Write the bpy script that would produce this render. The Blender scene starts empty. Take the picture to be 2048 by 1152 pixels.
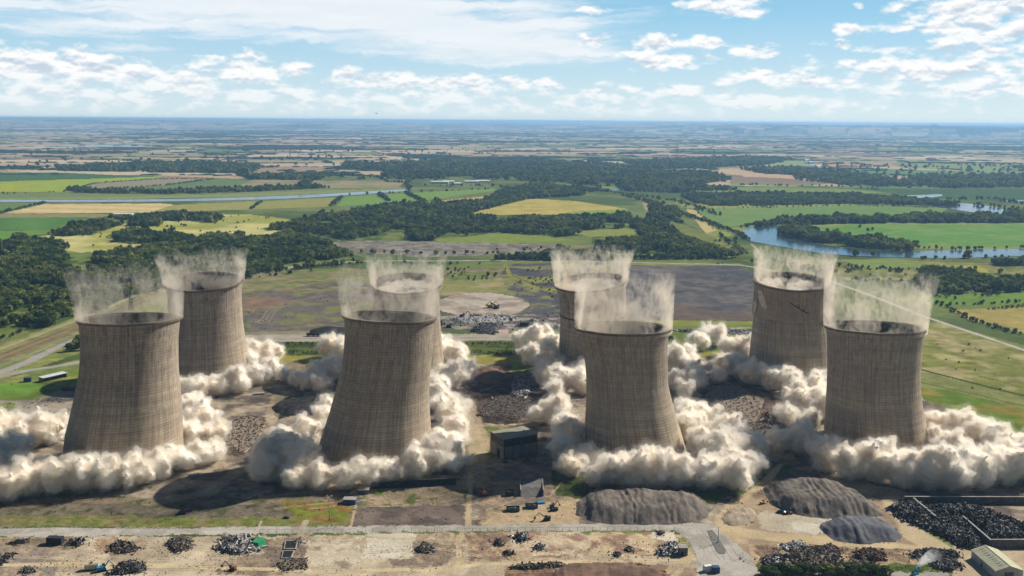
import bpy, bmesh, math, random
import numpy as np
from mathutils import Vector, Matrix
random.seed(7); RS = np.random.RandomState(7)
sc = bpy.context.scene
COL = sc.collection
PI = math.pi
# ---------------------------------------------------------------- camera
CAM_H = 270.0; FPX = 2000.0; YH = 241.5; PITCH = math.atan((576-YH)/FPX); ROLL = math.radians(0.39)
cp, sp_ = math.cos(PITCH), math.sin(PITCH)
FW = np.array([0, cp, -sp_]); UP0 = np.array([0, sp_, cp]); RT0 = np.array([1.0, 0, 0])
cr, sr = math.cos(ROLL), math.sin(ROLL)
# rolled counter-clockwise: the horizon drops to the right
RT = RT0*cr + UP0*sr; UP = UP0*cr - RT0*sr
def ray(px, py):
    d = FW + RT*((px-1024)/FPX) + UP*((576-py)/FPX)
    return d
def G(px, py, z=0.0):
    """pixel of the 2048x1152 photograph -> point on the horizontal plane z"""
    d = ray(px, py); t = (z-CAM_H)/d[2]
    return np.array([d[0]*t, d[1]*t, z])
def GP(pts): return np.array([G(x, y)[:2] for x, y in pts])
def V(px, py, D):
    """pixel -> point on the upright plane y = D"""
    d = ray(px, py); t = D/d[1]
    return np.array([d[0]*t, D, CAM_H+d[2]*t])
def mpp(p):   # metres per photo pixel at a world point
    return float(np.dot(np.array(p)-np.array([0, 0, CAM_H]), FW))/FPX
cam_d = bpy.data.cameras.new('camera'); cam = bpy.data.objects.new('camera', cam_d); COL.objects.link(cam)
cam_d.sensor_fit = 'HORIZONTAL'; cam_d.sensor_width = 36; cam_d.lens = 36*FPX/2048
cam_d.clip_start = 1; cam_d.clip_end = 200000
M = Matrix(((RT[0], UP[0], -FW[0], 0), (RT[1], UP[1], -FW[1], 0), (RT[2], UP[2], -FW[2], CAM_H), (0, 0, 0, 1)))
cam.matrix_world = M; sc.camera = cam
# ---------------------------------------------------------------- noise in numpy
def _h(ix, iy, s):
    n = (ix.astype(np.int64)*374761393 + iy.astype(np.int64)*668265263 + s*1274126177) & 0x7fffffff
    n = ((n ^ (n >> 13))*1274126177) & 0x7fffffff
    n = (n ^ (n >> 16)) & 0xffffff
    return n/float(0xffffff)
def vnoise(x, y, s=0):
    ix, iy = np.floor(x), np.floor(y); fx, fy = x-ix, y-iy
    fx = fx*fx*(3-2*fx); fy = fy*fy*(3-2*fy)
    a = _h(ix, iy, s); b = _h(ix+1, iy, s); c = _h(ix, iy+1, s); d = _h(ix+1, iy+1, s)
    return (a*(1-fx)+b*fx)*(1-fy)+(c*(1-fx)+d*fx)*fy
def fbm(x, y, s=0, o=4):
    t = 0; a = .5; n = 0
    for i in range(o):
        t = t+a*vnoise(x*2**i+i*17.3, y*2**i-i*9.1, s+i); n += a; a *= .5
    return t/n
def inpoly(x, y, P):
    r = np.zeros(x.shape, bool); n = len(P)
    for i in range(n):
        x1, y1 = P[i]; x2, y2 = P[(i+1) % n]
        if y1 == y2: continue
        c = ((y1 > y) != (y2 > y)) & (x < (x2-x1)*(y-y1)/(y2-y1)+x1)
        r ^= c
    return r
def distline(x, y, P):
    d = np.full(x.shape, 1e9)
    for (x1, y1), (x2, y2) in zip(P[:-1], P[1:]):
        L = (x2-x1)**2+(y2-y1)**2+1e-9
        t = np.clip(((x-x1)*(x2-x1)+(y-y1)*(y2-y1))/L, 0, 1)
        d = np.minimum(d, np.hypot(x-x1-t*(x2-x1), y-y1-t*(y2-y1)))
    return d
def lin(c):
    return tuple((v/255/12.92 if v <= 10 else ((v/255+.055)/1.055)**2.4) for v in c)
ALB = 0.53
def alb(c, k=ALB):
    return np.array(lin(c))*k
# ---------------------------------------------------------------- mesh helpers
def mesh_np(name, Vs, Fs, mat=None, parent=None, smooth=False, attrs=None, mats=None, midx=None):
    """Fs: list of (n,k) integer arrays"""
    me = bpy.data.meshes.new(name)
    Vs = np.asarray(Vs, dtype=np.float32).reshape(-1, 3)
    if not isinstance(Fs, list): Fs = [Fs]
    Fs = [np.asarray(f, dtype=np.int32) for f in Fs if len(f)]
    loops = np.concatenate([f.ravel() for f in Fs]); tot = np.concatenate([np.full(len(f), f.shape[1], np.int32) for f in Fs])
    st = np.concatenate([[0], np.cumsum(tot)[:-1]]).astype(np.int32)
    me.vertices.add(len(Vs)); me.vertices.foreach_set('co', Vs.ravel())
    me.loops.add(len(loops)); me.loops.foreach_set('vertex_index', loops)
    me.polygons.add(len(tot)); me.polygons.foreach_set('loop_start', st); me.polygons.foreach_set('loop_total', tot)
    me.polygons.foreach_set('use_smooth', np.full(len(tot), smooth))
    if attrs:
        for an, (ty, dom, arr) in attrs.items():
            at = me.attributes.new(an, ty, dom)
            at.data.foreach_set('color' if ty.endswith('COLOR') else ('vector' if 'VECTOR' in ty else 'value'), np.asarray(arr, np.float32).ravel())
    me.update(calc_edges=True)
    ob = bpy.data.objects.new(name, me); COL.objects.link(ob)
    for m_ in (mats or ([mat] if mat else [])): me.materials.append(m_)
    if midx is not None: me.polygons.foreach_set('material_index', np.asarray(midx, np.int32))
    if parent: ob.parent = parent
    return ob
class MB:
    """collects boxes, prisms, tubes ...; build() links them as one mesh object"""
    def __init__(s): s.v = []; s.f = {}; s.n = 0
    def add(s, Vs, F):
        Vs = np.asarray(Vs, float).reshape(-1, 3)
        for f in F: s.f.setdefault(len(f), []).append([i+s.n for i in f])
        s.v.append(Vs); s.n += len(Vs); return s
    def addn(s, Vs, Fn):
        k = Fn.shape[1]; s.f.setdefault(k, []).extend((Fn+s.n).tolist()); s.v.append(Vs); s.n += len(Vs)
    def box(s, c, d, rz=0, taper=1.0, rx=0):
        x, y, z = d[0]/2, d[1]/2, d[2]/2
        P = np.array([[-x, -y, -z], [x, -y, -z], [x, y, -z], [-x, y, -z], [-x*taper, -y*taper, z], [x*taper, -y*taper, z], [x*taper, y*taper, z], [-x*taper, y*taper, z]])
        if rx: P = P @ np.array(Matrix.Rotation(rx, 3, 'X')).T
        P = P @ np.array(Matrix.Rotation(rz, 3, 'Z')).T + np.array(c)
        return s.add(P, [(0, 3, 2, 1), (4, 5, 6, 7), (0, 1, 5, 4), (1, 2, 6, 5), (2, 3, 7, 6), (3, 0, 4, 7)])
    def tube(s, a, b, r, r2=None, n=6):
        a = np.array(a, float); b = np.array(b, float); r2 = r if r2 is None else r2
        d = b-a; d /= np.linalg.norm(d)+1e-9
        u = np.cross(d, [0, 0, 1.0]) if abs(d[2]) < .9 else np.cross(d, [1.0, 0, 0]); u /= np.linalg.norm(u); w = np.cross(d, u)
        t = np.linspace(0, 2*PI, n, endpoint=False)
        R1 = np.array([a+r*(math.cos(q)*u+math.sin(q)*w) for q in t]); R2 = np.array([b+r2*(math.cos(q)*u+math.sin(q)*w) for q in t])
        F = [(i, (i+1) % n, n+(i+1) % n, n+i) for i in range(n)]+[tuple(range(n-1, -1, -1)), tuple(range(n, 2*n))]
        return s.add(np.vstack([R1, R2]), F)
    def prism(s, poly, z0, z1):
        n = len(poly); P = [(x, y, z0) for x, y in poly]+[(x, y, z1) for x, y in poly]
        return s.add(P, [tuple(range(n-1, -1, -1)), tuple(range(n, 2*n))]+[(i, (i+1) % n, n+(i+1) % n, n+i) for i in range(n)])
    def build(s, name, mat, parent=None, smooth=False, loc=None, rz=0):
        ob = mesh_np(name, np.vstack(s.v), [np.array(f) for f in s.f.values()], mat, parent, smooth)
        if loc is not None: ob.location = loc
        if rz: ob.rotation_euler.z = rz
        return ob
def tag(o, label=None, cat=None, group=None, kind=None):
    if label: o['label'] = label
    if cat: o['category'] = cat
    if group: o['group'] = group
    if kind: o['kind'] = kind
    return o
def empty(name, loc, rz=0):
    o = bpy.data.objects.new(name, None); COL.objects.link(o); o.location = loc; o.rotation_euler.z = rz; o.empty_display_size = 1
    return o
def copy_tree(o, parent=None):
    c = o.copy(); COL.objects.link(c); c.parent = parent
    for ch in list(o.children): copy_tree(ch, c)
    return c
# ---------------------------------------------------------------- material helpers
def new_mat(name):
    m = bpy.data.materials.new(name); m.use_nodes = True; nt = m.node_tree
    for n in list(nt.nodes): nt.nodes.remove(n)
    return m, nt
class NT:
    def __init__(s, nt): s.t = nt
    def n(s, ty, ins=None, **kw):
        x = s.t.nodes.new(ty)
        for k, v in kw.items(): setattr(x, k, v)
        for k, v in (ins or {}).items():
            if isinstance(v, bpy.types.NodeSocket): s.t.links.new(v, x.inputs[k])
            else: x.inputs[k].default_value = v
        return x
    def m(s, op, a, b=None, c=None, clamp=False):
        i = {0: a}
        if b is not None: i[1] = b
        if c is not None: i[2] = c
        x = s.n('ShaderNodeMath', i, operation=op); x.use_clamp = clamp; return x.outputs[0]
    def mix(s, f, a, b, bt='MIX'):
        x = s.n('ShaderNodeMix', data_type='RGBA', blend_type=bt)
        for k, v in ((0, f), (6, a), (7, b)):
            if isinstance(v, bpy.types.NodeSocket): s.t.links.new(v, x.inputs[k])
            else: x.inputs[k].default_value = v if k == 0 else (tuple(v)+(1,) if len(v) == 3 else v)
        return x.outputs[2]
    def ramp(s, f, stops, interp='LINEAR'):
        x = s.n('ShaderNodeValToRGB', {0: f}); r = x.color_ramp; r.interpolation = interp
        while len(r.elements) < len(stops): r.elements.new(.5)
        for e, (p, c) in zip(r.elements, stops):
            e.position = p; e.color = (tuple(c)+(1,)) if hasattr(c, '__len__') else (c, c, c, 1)
        return x.outputs[0]
    def noise(s, vec, scale, detail=4, rough=.55, dist=0.0, dim='3D'):
        x = s.n('ShaderNodeTexNoise', {'Vector': vec, 'Scale': scale, 'Detail': detail, 'Roughness': rough, 'Distortion': dist}, noise_dimensions=dim)
        return x.outputs[0]
def pbr(name, col, rough=.85, metal=0.0, vary=.25, scale=.4, bump=0.0, bscale=1.0, spec=.3, col2=None):
    """painted / stone / metal surface with dirt variation, object coordinates"""
    m, nt = new_mat(name); t = NT(nt)
    tc = t.n('ShaderNodeTexCoord').outputs['Object']
    n1 = t.noise(tc, scale, 5, .6); n2 = t.noise(tc, scale*7.3, 3, .6)
    f = t.m('MULTIPLY_ADD', n2, .4, t.m('MULTIPLY', n1, .6))
    c2 = col2 if col2 is not None else tuple(v*(1-vary*1.3) for v in col)
    c1 = tuple(min(1, v*(1+vary*.5)) for v in col)
    c = t.mix(t.ramp(f, [(.35, 0), (.65, 1)]), c2, c1)
    p = t.n('ShaderNodeBsdfPrincipled', {'Base Color': c, 'Roughness': rough, 'Metallic': metal, 'Specular IOR Level': spec})
    if bump:
        b = t.n('ShaderNodeBump', {'Height': t.noise(tc, bscale, 4, .6), 'Strength': bump, 'Distance': .5}); nt.links.new(b.outputs[0], p.inputs['Normal'])
    o = t.n('ShaderNodeOutputMaterial'); nt.links.new(p.outputs[0], o.inputs[0])
    return m
# ---------------------------------------------------------------- light, sky, air
SUN_EL = math.radians(38); SUN_AZ = math.radians(56)     # azimuth clockwise from +Y (the view direction)
sd = bpy.data.lights.new('sun', 'SUN'); sd.energy = 5.0; sd.angle = math.radians(.53); sd.color = (1.0, .93, .82)
so = bpy.data.objects.new('sun', sd); COL.objects.link(so)
sdir = Vector((math.sin(SUN_AZ)*math.cos(SUN_EL), math.cos(SUN_AZ)*math.cos(SUN_EL), math.sin(SUN_EL)))
so.rotation_euler = (-sdir).to_track_quat('-Z', 'Y').to_euler(); so.location = (0, 0, 400)
W = bpy.data.worlds.new('World'); sc.world = W; W.use_nodes = True
wt = W.node_tree
for n in list(wt.nodes): wt.nodes.remove(n)
t = NT(wt)
sky = t.n('ShaderNodeTexSky', sky_type='NISHITA'); sky.sun_disc = False; sky.sun_elevation = SUN_EL; sky.sun_rotation = SUN_AZ
sky.altitude = 270; sky.air_density = 1.0; sky.dust_density = .15; sky.ozone_density = 1.2
SKYK = .05
CLOUDS = [  # centre x, y (photo pixels), half width, half height, weight
 (600, 20, 520, 42, .62), (850, 50, 330, 42, .62), (1010, 95, 210, 30, .6), (180, 42, 200, 22, .34), (300, 10, 260, 14, .45), (230, 90, 90, 9, .22), (90, 70, 60, 6, .2),
 (60, 130, 150, 34, .75), (200, 142, 150, 26, .7), (330, 165, 150, 24, .55), (500, 142, 110, 24, .7), (690, 150, 50, 18, .6), (440, 112, 60, 7, .4), (495, 112, 40, 14, .55),
 (760, 162, 110, 20, .55), (900, 165, 130, 18, .62), (1040, 168, 110, 16, .5), (150, 190, 260, 26, .5), (500, 190, 260, 24, .45), (850, 195, 280, 22, .42), (1200, 190, 150, 20, .42),
 (1185, 22, 36, 10, .55), (1185, 78, 36, 12, .6), (1450, 10, 90, 13, .6), (1490, 24, 60, 12, .55), (1320, 84, 52, 17, .62), (1425, 84, 52, 15, .62), (1500, 100, 55, 14, .5), (1330, 120, 95, 20, .62),
 (1700, 58, 40, 11, .6), (1675, 92, 22, 13, .5), (1720, 10, 16, 6, .3), (1960, 20, 150, 32, .68), (1900, 55, 110, 20, .6), (2040, 60, 120, 26, .55), (1970, 100, 220, 20, .42), (1380, 178, 90, 16, .5), (1530, 150, 80, 14, .52),
 (1750, 130, 110, 14, .48), (1900, 140, 190, 26, .5), (1640, 165, 130, 16, .45), (1960, 175, 220, 22, .45), (1500, 195, 240, 20, .4), (1560, 110, 120, 8, .3), (1000, 215, 1200, 14, .3)]
def sky_uv(px, py):
    d = ray(px, py); return math.degrees(math.atan2(d[0], d[1])), math.degrees(math.atan2(d[2], math.hypot(d[0], d[1])))
gen = t.n('ShaderNodeTexCoord').outputs['Generated']
sx = t.n('ShaderNodeSeparateXYZ', {0: gen})
az = t.m('MULTIPLY', t.m('ARCTAN2', sx.outputs[0], sx.outputs[1]), 57.2958)
el = t.m('MULTIPLY', t.m('ARCSINE', sx.outputs[2]), 57.2958)
p0 = t.n('ShaderNodeCombineXYZ', {0: az, 1: el}).outputs[0]
wn = t.n('ShaderNodeTexNoise', {'Vector': t.n('ShaderNodeVectorMath', {0: p0, 1: (1, 2.2, 1)}, operation='MULTIPLY').outputs[0], 'Scale': .5, 'Detail': 5.0, 'Roughness': .6})
wv = t.n('ShaderNodeVectorMath', {0: wn.outputs['Color'], 1: (.5, .5, .5)}, operation='SUBTRACT').outputs[0]
p1 = t.n('ShaderNodeVectorMath', {0: t.n('ShaderNodeVectorMath', {0: wv, 1: (2.4, .9, 0)}, operation='MULTIPLY').outputs[0], 1: p0}, operation='ADD').outputs[0]
def mk_mask(L_, kx, ky):
    mask = None
    for (cx, cy, hw, hh, w) in L_:
        a, e = sky_uv(cx, cy); sc_x = math.degrees(hw/FPX)*kx; sc_y = math.degrees(hh/FPX)*ky
        q = t.n('ShaderNodeVectorMath', {0: p1, 1: (a, e, 0)}, operation='SUBTRACT').outputs[0]
        q = t.n('ShaderNodeVectorMath', {0: q, 1: (1/sc_x, 1/sc_y, 0)}, operation='MULTIPLY').outputs[0]
        L = t.n('ShaderNodeVectorMath', {0: q}, operation='LENGTH').outputs['Value']
        v = t.m('MULTIPLY', t.m('SUBTRACT', 1.0, L), w)
        mask = v if mask is None else t.m('MAXIMUM', mask, v)
    return t.m('MAXIMUM', mask, -.5)
# thin sheets: streaked, soft
ms = mk_mask(CLOUDS[:7], 1.25, 1.35)
ns = t.noise(t.n('ShaderNodeVectorMath', {0: p1, 1: (.16, 1.5, 1)}, operation='MULTIPLY').outputs[0], 1.0, 6, .55)
ds = t.n('ShaderNodeMapRange', {0: t.m('ADD', t.m('MULTIPLY', ms, 1.1), t.m('MULTIPLY', t.m('SUBTRACT', ns, .5), 1.2)), 1: -.08, 2: .42, 4: .92}, interpolation_type='SMOOTHSTEP', clamp=True).outputs[0]
# heaped clouds: bright tops, blue-grey bases
mc = mk_mask(CLOUDS[7:], 1.2, 1.3)
def dens(off):
    pp = t.n('ShaderNodeVectorMath', {0: p0, 1: (0, off, 0)}, operation='ADD').outputs[0]
    q = t.n('ShaderNodeVectorMath', {0: pp, 1: (1, 2.1, 1)}, operation='MULTIPLY').outputs[0]
    return t.noise(q, .72, 7, .53)
d0 = dens(0.0); d1 = dens(.16); d2 = dens(.50)
raw = t.m('ADD', t.m('MULTIPLY', t.m('SUBTRACT', d0, .5), 1.5), t.m('SUBTRACT', mc, .10))
dc = t.n('ShaderNodeMapRange', {0: raw, 1: -.04, 2: .32}, interpolation_type='SMOOTHSTEP', clamp=True).outputs[0]
grad = t.m('ADD', t.m('MULTIPLY', t.m('SUBTRACT', d0, d1), 1.6), t.m('SUBTRACT', d0, d2))
shade = t.n('ShaderNodeMapRange', {0: t.m('SUBTRACT', grad, t.m('MULTIPLY', raw, .30)), 1: -.36, 2: .0}, clamp=True).outputs[0]
low = t.n('ShaderNodeMapRange', {0: el, 1: 0.3, 2: 3.0}, clamp=True).outputs[0]
dark = t.mix(low, (.53, .60, .66), (.43, .50, .58))
ccol = t.mix(shade, dark, (.76, .76, .755))
scol = t.mix(t.m('MULTIPLY', ns, 1.0), (.56, .62, .67), (.74, .755, .765))
sk0 = t.n('ShaderNodeVectorMath', {0: sky.outputs[0], 1: (SKYK*.80, SKYK*1.02, SKYK*1.10)}, operation='MULTIPLY').outputs[0]
pale = t.mix(t.n('ShaderNodeMapRange', {0: el, 1: 0.0, 2: 6.0}, clamp=True).outputs[0], (.58, .68, .73), (.245, .49, .68))
lowm = t.n('ShaderNodeMapRange', {0: el, 1: 5.0, 2: 16.0, 3: .82, 4: 0.0}, clamp=True).outputs[0]
skc = t.mix(lowm, sk0, pale)
up = t.n('ShaderNodeMapRange', {0: el, 1: 7.5, 2: 14.0, 3: 1.0, 4: .35}, clamp=True).outputs[0]
r1 = t.mix(t.m('MULTIPLY', ds, up), skc, scol)
hazef = t.n('ShaderNodeMapRange', {0: el, 1: .2, 2: 2.4, 3: .45, 4: .97}, clamp=True).outputs[0]
res = t.mix(t.m('MULTIPLY', t.m('MULTIPLY', dc, up), hazef), r1, ccol)
# sky dimmed behind the view to cut fill light on the shaded fronts
back = t.n('ShaderNodeMapRange', {0: sx.outputs[1], 1: -.2, 2: .6, 3: .38, 4: 1.0}, clamp=True).outputs[0]
res = t.n('ShaderNodeVectorMath', {0: res, 1: t.n('ShaderNodeCombineXYZ', {0: back, 1: back, 2: back}).outputs[0]}, operation='MULTIPLY').outputs[0]
bg = t.n('ShaderNodeBackground', {0: res, 1: 1.0}); wo = t.n('ShaderNodeOutputWorld', {0: bg.outputs[0]})
W.cycles.sampling_method = 'MANUAL'; W.cycles.sample_map_resolution = 512
sc.view_settings.view_transform = 'Standard'; sc.view_settings.look = 'None'; sc.view_settings.exposure = .42; sc.view_settings.gamma = 1
# air
hm, nt = new_mat('air'); t = NT(nt)
hv = t.n('ShaderNodeVolumePrincipled', {'Color': (.34, .62, 1.0, 1), 'Density': 4.4e-5, 'Anisotropy': .25})
ho = t.n('ShaderNodeOutputMaterial'); nt.links.new(hv.outputs[0], ho.inputs['Volume'])
FAR = 80000.0
hb = MB().box((0, FAR*.5-2000, 139), (FAR*2.1, FAR+5000, 300)); haze = hb.build('haze', hm)
tag(haze, 'pale blue air haze over the plain', 'haze', kind='stuff')
cy = sc.cycles
cy.use_denoising = True; cy.max_bounces = 8; cy.diffuse_bounces = 3; cy.glossy_bounces = 2; cy.transmission_bounces = 2; cy.volume_bounces = 5; cy.transparent_max_bounces = 8
cy.use_adaptive_sampling = True; cy.adaptive_threshold = .02; cy.volume_step_rate = 1.0; cy.volume_max_steps = 256
cy.caustics_reflective = False; cy.caustics_refractive = False; cy.sample_clamp_indirect = 6
# ---------------------------------------------------------------- cooling towers
def concrete_mat():
    m, nt = new_mat('weathered_concrete'); t = NT(nt)
    uv = t.n('ShaderNodeAttribute', attribute_name='lift').outputs['Vector']      # x = metres round the shell, y = metres up
    sx = t.n('ShaderNodeSeparateXYZ', {0: uv}); u, v = sx.outputs[0], sx.outputs[1]
    oi = t.n('ShaderNodeObjectInfo').outputs['Random']
    off = t.m('MULTIPLY', oi, 300)
    vv = t.m('ADD', v, off)
    # lift joints and panel joints
    def line(c, period, w, soft):
        f = t.m('ABSOLUTE', t.m('SUBTRACT', t.m('FRACT', t.m('DIVIDE', c, period)), .5))     # .5 on the joint
        return t.n('ShaderNodeMapRange', {0: f, 1: .5-w-soft, 2: .5-w, 3: 0.0, 4: 1.0}, clamp=True).outputs[0]
    wob = t.m('MULTIPLY', t.noise(t.n('ShaderNodeCombineXYZ', {0: u, 1: vv}).outputs[0], .08, 2), .25)
    hl = line(t.m('ADD', v, wob), 2.1, .10, .12)
    vl = line(u, 3.05, .07, .10)
    cell = t.n('ShaderNodeCombineXYZ', {0: t.m('FLOOR', t.m('DIVIDE', u, 3.05)), 1: t.m('FLOOR', t.m('DIVIDE', t.m('ADD', v, wob), 2.1)), 2: off}).outputs[0]
    wn = t.n('ShaderNodeTexWhiteNoise', {'Vector': cell}, noise_dimensions='3D').outputs[0]
    # horizontal weather bands
    band = t.noise(t.n('ShaderNodeCombineXYZ', {0: t.m('MULTIPLY', u, .004), 1: t.m('MULTIPLY', vv, .09)}).outputs[0], 1.0, 5, .7)
    band2 = t.noise(t.n('ShaderNodeCombineXYZ', {0: t.m('MULTIPLY', u, .012), 1: t.m('MULTIPLY', vv, .9)}).outputs[0], 1.0, 3, .7)
    # vertical streaks
    st = t.noise(t.n('ShaderNodeCombineXYZ', {0: t.m('MULTIPLY', u, .55), 1: t.m('MULTIPLY', vv, .02), 2: off}).outputs[0], 1.0, 5, .65)
    big = t.noise(t.n('ShaderNodeCombineXYZ', {0: u, 1: vv}).outputs[0], .03, 4, .6)
    c = t.ramp(band, [(.32, alb((210, 198, 176))), (.44, alb((238, 222, 192))), (.53, alb((204, 188, 170))), (.64, alb((246, 230, 194)))])
    c = t.mix(t.ramp(big, [(.38, 0), (.62, .45)]), c, alb((206, 186, 168)))
    # upper part is greyer and darker, the foot more ochre
    hh = t.n('ShaderNodeMapRange', {0: v, 1: 15.0, 2: 95.0}, clamp=True).outputs[0]
    c = t.mix(t.m('MULTIPLY', hh, .55), c, alb((186, 174, 160)))
    k = t.m('MULTIPLY_ADD', band2, .60, .90)
    k = t.m('MULTIPLY', k, t.m('MULTIPLY_ADD', wn, .14, .93))
    k = t.m('MULTIPLY', k, t.m('MULTIPLY_ADD', t.ramp(st, [(.44, 0), (.60, 1)]), -.36, 1.14))
    k = t.m('MULTIPLY', k, t.m('MULTIPLY_ADD', hl, -.16, 1.0))
    k = t.m('MULTIPLY', k, t.m('MULTIPLY_ADD', vl, t.m('MULTIPLY_ADD', hh, -.12, -.05), 1.0))
    # dark damp patches high up
    dp = t.noise(t.n('ShaderNodeCombineXYZ', {0: t.m('MULTIPLY', u, .30), 1: t.m('MULTIPLY', vv, .12), 2: off}).outputs[0], 1.0, 4, .7)
    dpm = t.m('MULTIPLY', t.ramp(dp, [(.50, 0), (.66, 1)]), t.m('MULTIPLY', hh, .42))
    k = t.m('MULTIPLY', k, t.m('SUBTRACT', 1.0, dpm))
    kc = t.n('ShaderNodeCombineXYZ', {0: k, 1: k, 2: k}).outputs[0]
    c = t.n('ShaderNodeVectorMath', {0: c, 1: kc}, operation='MULTIPLY').outputs[0]
    c = t.n('ShaderNodeVectorMath', {0: c, 1: (.90, .87, .83)}, operation='MULTIPLY').outputs[0]
    b = t.n('ShaderNodeBump', {'Height': t.m('ADD', t.m('MULTIPLY', hl, -1.0), t.m('MULTIPLY', vl, -.6)), 'Strength': .6, 'Distance': .25})
    p = t.n('ShaderNodeBsdfPrincipled', {'Base Color': c, 'Roughness': .92, 'Specular IOR Level': .2})
    t.n('ShaderNodeOutputMaterial', {0: p.outputs[0]})
    return m
CONC = concrete_mat()
CONCW = concrete_mat(); CONCW.name = 'bared_concrete'
for n_ in CONCW.node_tree.nodes:
    if n_.type == 'BSDF_PRINCIPLED':
        l_ = n_.inputs['Base Color'].links[0].from_socket; CONCW.node_tree.links.new(NT(CONCW.node_tree).mix(.32, l_, alb((226, 180, 130))), n_.inputs['Base Color'])
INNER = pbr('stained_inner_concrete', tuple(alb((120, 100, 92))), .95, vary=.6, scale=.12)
RIMM = pbr('rim_concrete', tuple(alb((150, 135, 115))), .9, vary=.4, scale=.2)
STEEL = pbr('rusted_bars', (.12, .07, .05), .8, vary=.4)
PALEC = pbr('sunlit_tone_concrete', (.62, .54, .44), .9, vary=.2)  # cream base colour holds the sunlit look of the loose slabs
TOW = {}
def tower(key, base_px, rim, prof, label, tilt, crack=None):
    """rim = (y, cx, half); prof = [(y, cx, half)...] from top to bottom, measured on the photograph"""
    g = G(*base_px); D = g[1]
    rows = []
    for (py, cx, hw) in [rim]+prof:
        c = V(cx, py, D); rows.append((c[2], c[0], hw*mpp(c)))
    z = np.array([r[0] for r in rows])[::-1]; cxs = np.array([r[1] for r in rows])[::-1]; rs = np.array([r[2] for r in rows])[::-1]
    zt = z[-1]
    # smooth profile (Catmull-like by dense interpolation and filtering)
    zz = np.linspace(-2, zt, 121)
    def sm(a):
        q = np.interp(zz, z, a)
        # extend the slope below the last measured row
        lo = zz < z[0]
        s = (a[1]-a[0])/(z[1]-z[0]) if len(a) > 1 else 0
        q[lo] = a[0]+s*(zz[lo]-z[0])*.9
        pad = np.concatenate([q[0]-(np.arange(12, 0, -1))*(q[1]-q[0]), q, q[-1]+np.arange(1, 13)*(q[-1]-q[-2])])
        k = np.hanning(19); k /= k.sum()
        return np.convolve(pad, k, 'same')[12:-12]
    cxz, rz_ = sm(cxs), sm(rs)
    N = 192; th = np.linspace(0, 2*PI, N, endpoint=False)
    root = empty('cooling_tower', (cxz[0], D, 0)); ox = cxz[0]
    tag(root, label, 'cooling tower', 'cooling towers being demolished')
    tx, ty = tilt
    def ring(zq, r_off=0.0, wob=None):
        c = np.interp(zq, zz, cxz)-ox; r = np.interp(zq, zz, rz_)+r_off
        f = (zq/zt)**3
        zq2 = zq+f*(tx*r*np.cos(th)+ty*r*np.sin(th))
        if wob is not None: zq2 = zq2+wob*f
        return np.stack([c+r*np.cos(th), r*np.sin(th), zq2], 1)
    def shell(z0, z1, n, name, mat, off=0.0, thick=.9, top_cap=True, jag=None, wob=None):
        lv = np.linspace(z0, z1, n); Vs = []; at = []
        jg0 = jag if jag is not None else 0
        for i, q in enumerate(lv):
            R = ring(q, off, wob)
            if jag is not None and i < 3: R[:, 2] += jag*(1-i/3)
            Vs.append(R); at.append(np.stack([th*43.0, np.full(N, q), np.zeros(N)], 1))
        for i, q in enumerate(lv[::-1]):
            R = ring(q, off-thick, wob)
            if jag is not None and n-1-i < 3: R[:, 2] += jag*(1-(n-1-i)/3)
            Vs.append(R); at.append(np.stack([th*43.0, np.full(N, q), np.zeros(N)], 1))
        m = 2*n; j = np.arange(N); j2 = (j+1) % N; F = []; mi = []
        for i in range(m):
            a = i; b = (i+1) % m
            F.append(np.stack([a*N+j, a*N+j2, b*N+j2, b*N+j], 1)); mi.append(np.full(N, 0 if i < n-1 else 1))
        return mesh_np(name, np.vstack(Vs), [np.vstack(F)], None, root, True, {'lift': ('FLOAT_VECTOR', 'POINT', np.vstack(at))}, [mat, INNER], np.concatenate(mi))
    wob = .16*np.interp(th, np.linspace(0, 2*PI, 25), np.concatenate([(w := RS.randn(24)), w[:1]]))
    if crack:
        zc = V(crack, 0, D)[2] if False else crack
        jag = np.interp(th, np.linspace(0, 2*PI, 61), np.concatenate([(w := RS.randn(60)*.5), w[:1]]))
        shell(-2, zc-.2, 70, 'lower_shell', CONC)
        shell(zc-1.4, zt, 44, 'upper_shell', CONCW, off=2.4, thick=2.6, jag=jag, wob=wob)
    else:
        shell(-2, zt, 110, 'shell', CONC, wob=wob)
    # ring beam at the mouth: a small projecting lip
    Vs = []; pr = [(-1.6, .05), (-1.5, 1.1), (-.2, 1.5), (.5, 1.5), (.6, -1.3), (-1.6, -1.3)]
    for dz, dr in pr:
        R = ring(zt, dr+(2.4 if crack else 0), wob); R[:, 2] += dz; Vs.append(R)
    m = len(pr); j = np.arange(N); j2 = (j+1) % N
    F = np.vstack([np.stack([i*N+j, i*N+j2, ((i+1) % m)*N+j2, ((i+1) % m)*N+j], 1) for i in range(m)])
    mesh_np('rim', np.vstack(Vs), [F], RIMM, root, False)
    TOW[key] = dict(root=root, ox=ox, D=D, zt=zt, ring=ring, zz=zz, rz=rz_, cx=cxz, tilt=tilt)
    return root
tower('FL', (248, 916), (637, 260, 96), [(655, 260, 94), (680, 260, 92), (705, 260, 92), (740, 259, 93.5), (780, 257, 99), (820, 254, 105), (860, 250, 110), (915, 248, 116)],
      'leftmost front cooling tower with a sunlit right flank beside small sheds', (0.0, -.07))
tower('FM', (749, 908), (633, 779, 91), [(650, 779, 88), (680, 778, 88), (710, 776, 88), (745, 771, 89), (780, 765, 93), (820, 760, 99), (860, 755, 107), (900, 750, 115)],
      'front cooling tower leaning left in mid fall, left of the flat roofed building', (-.035, -.07))
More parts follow.
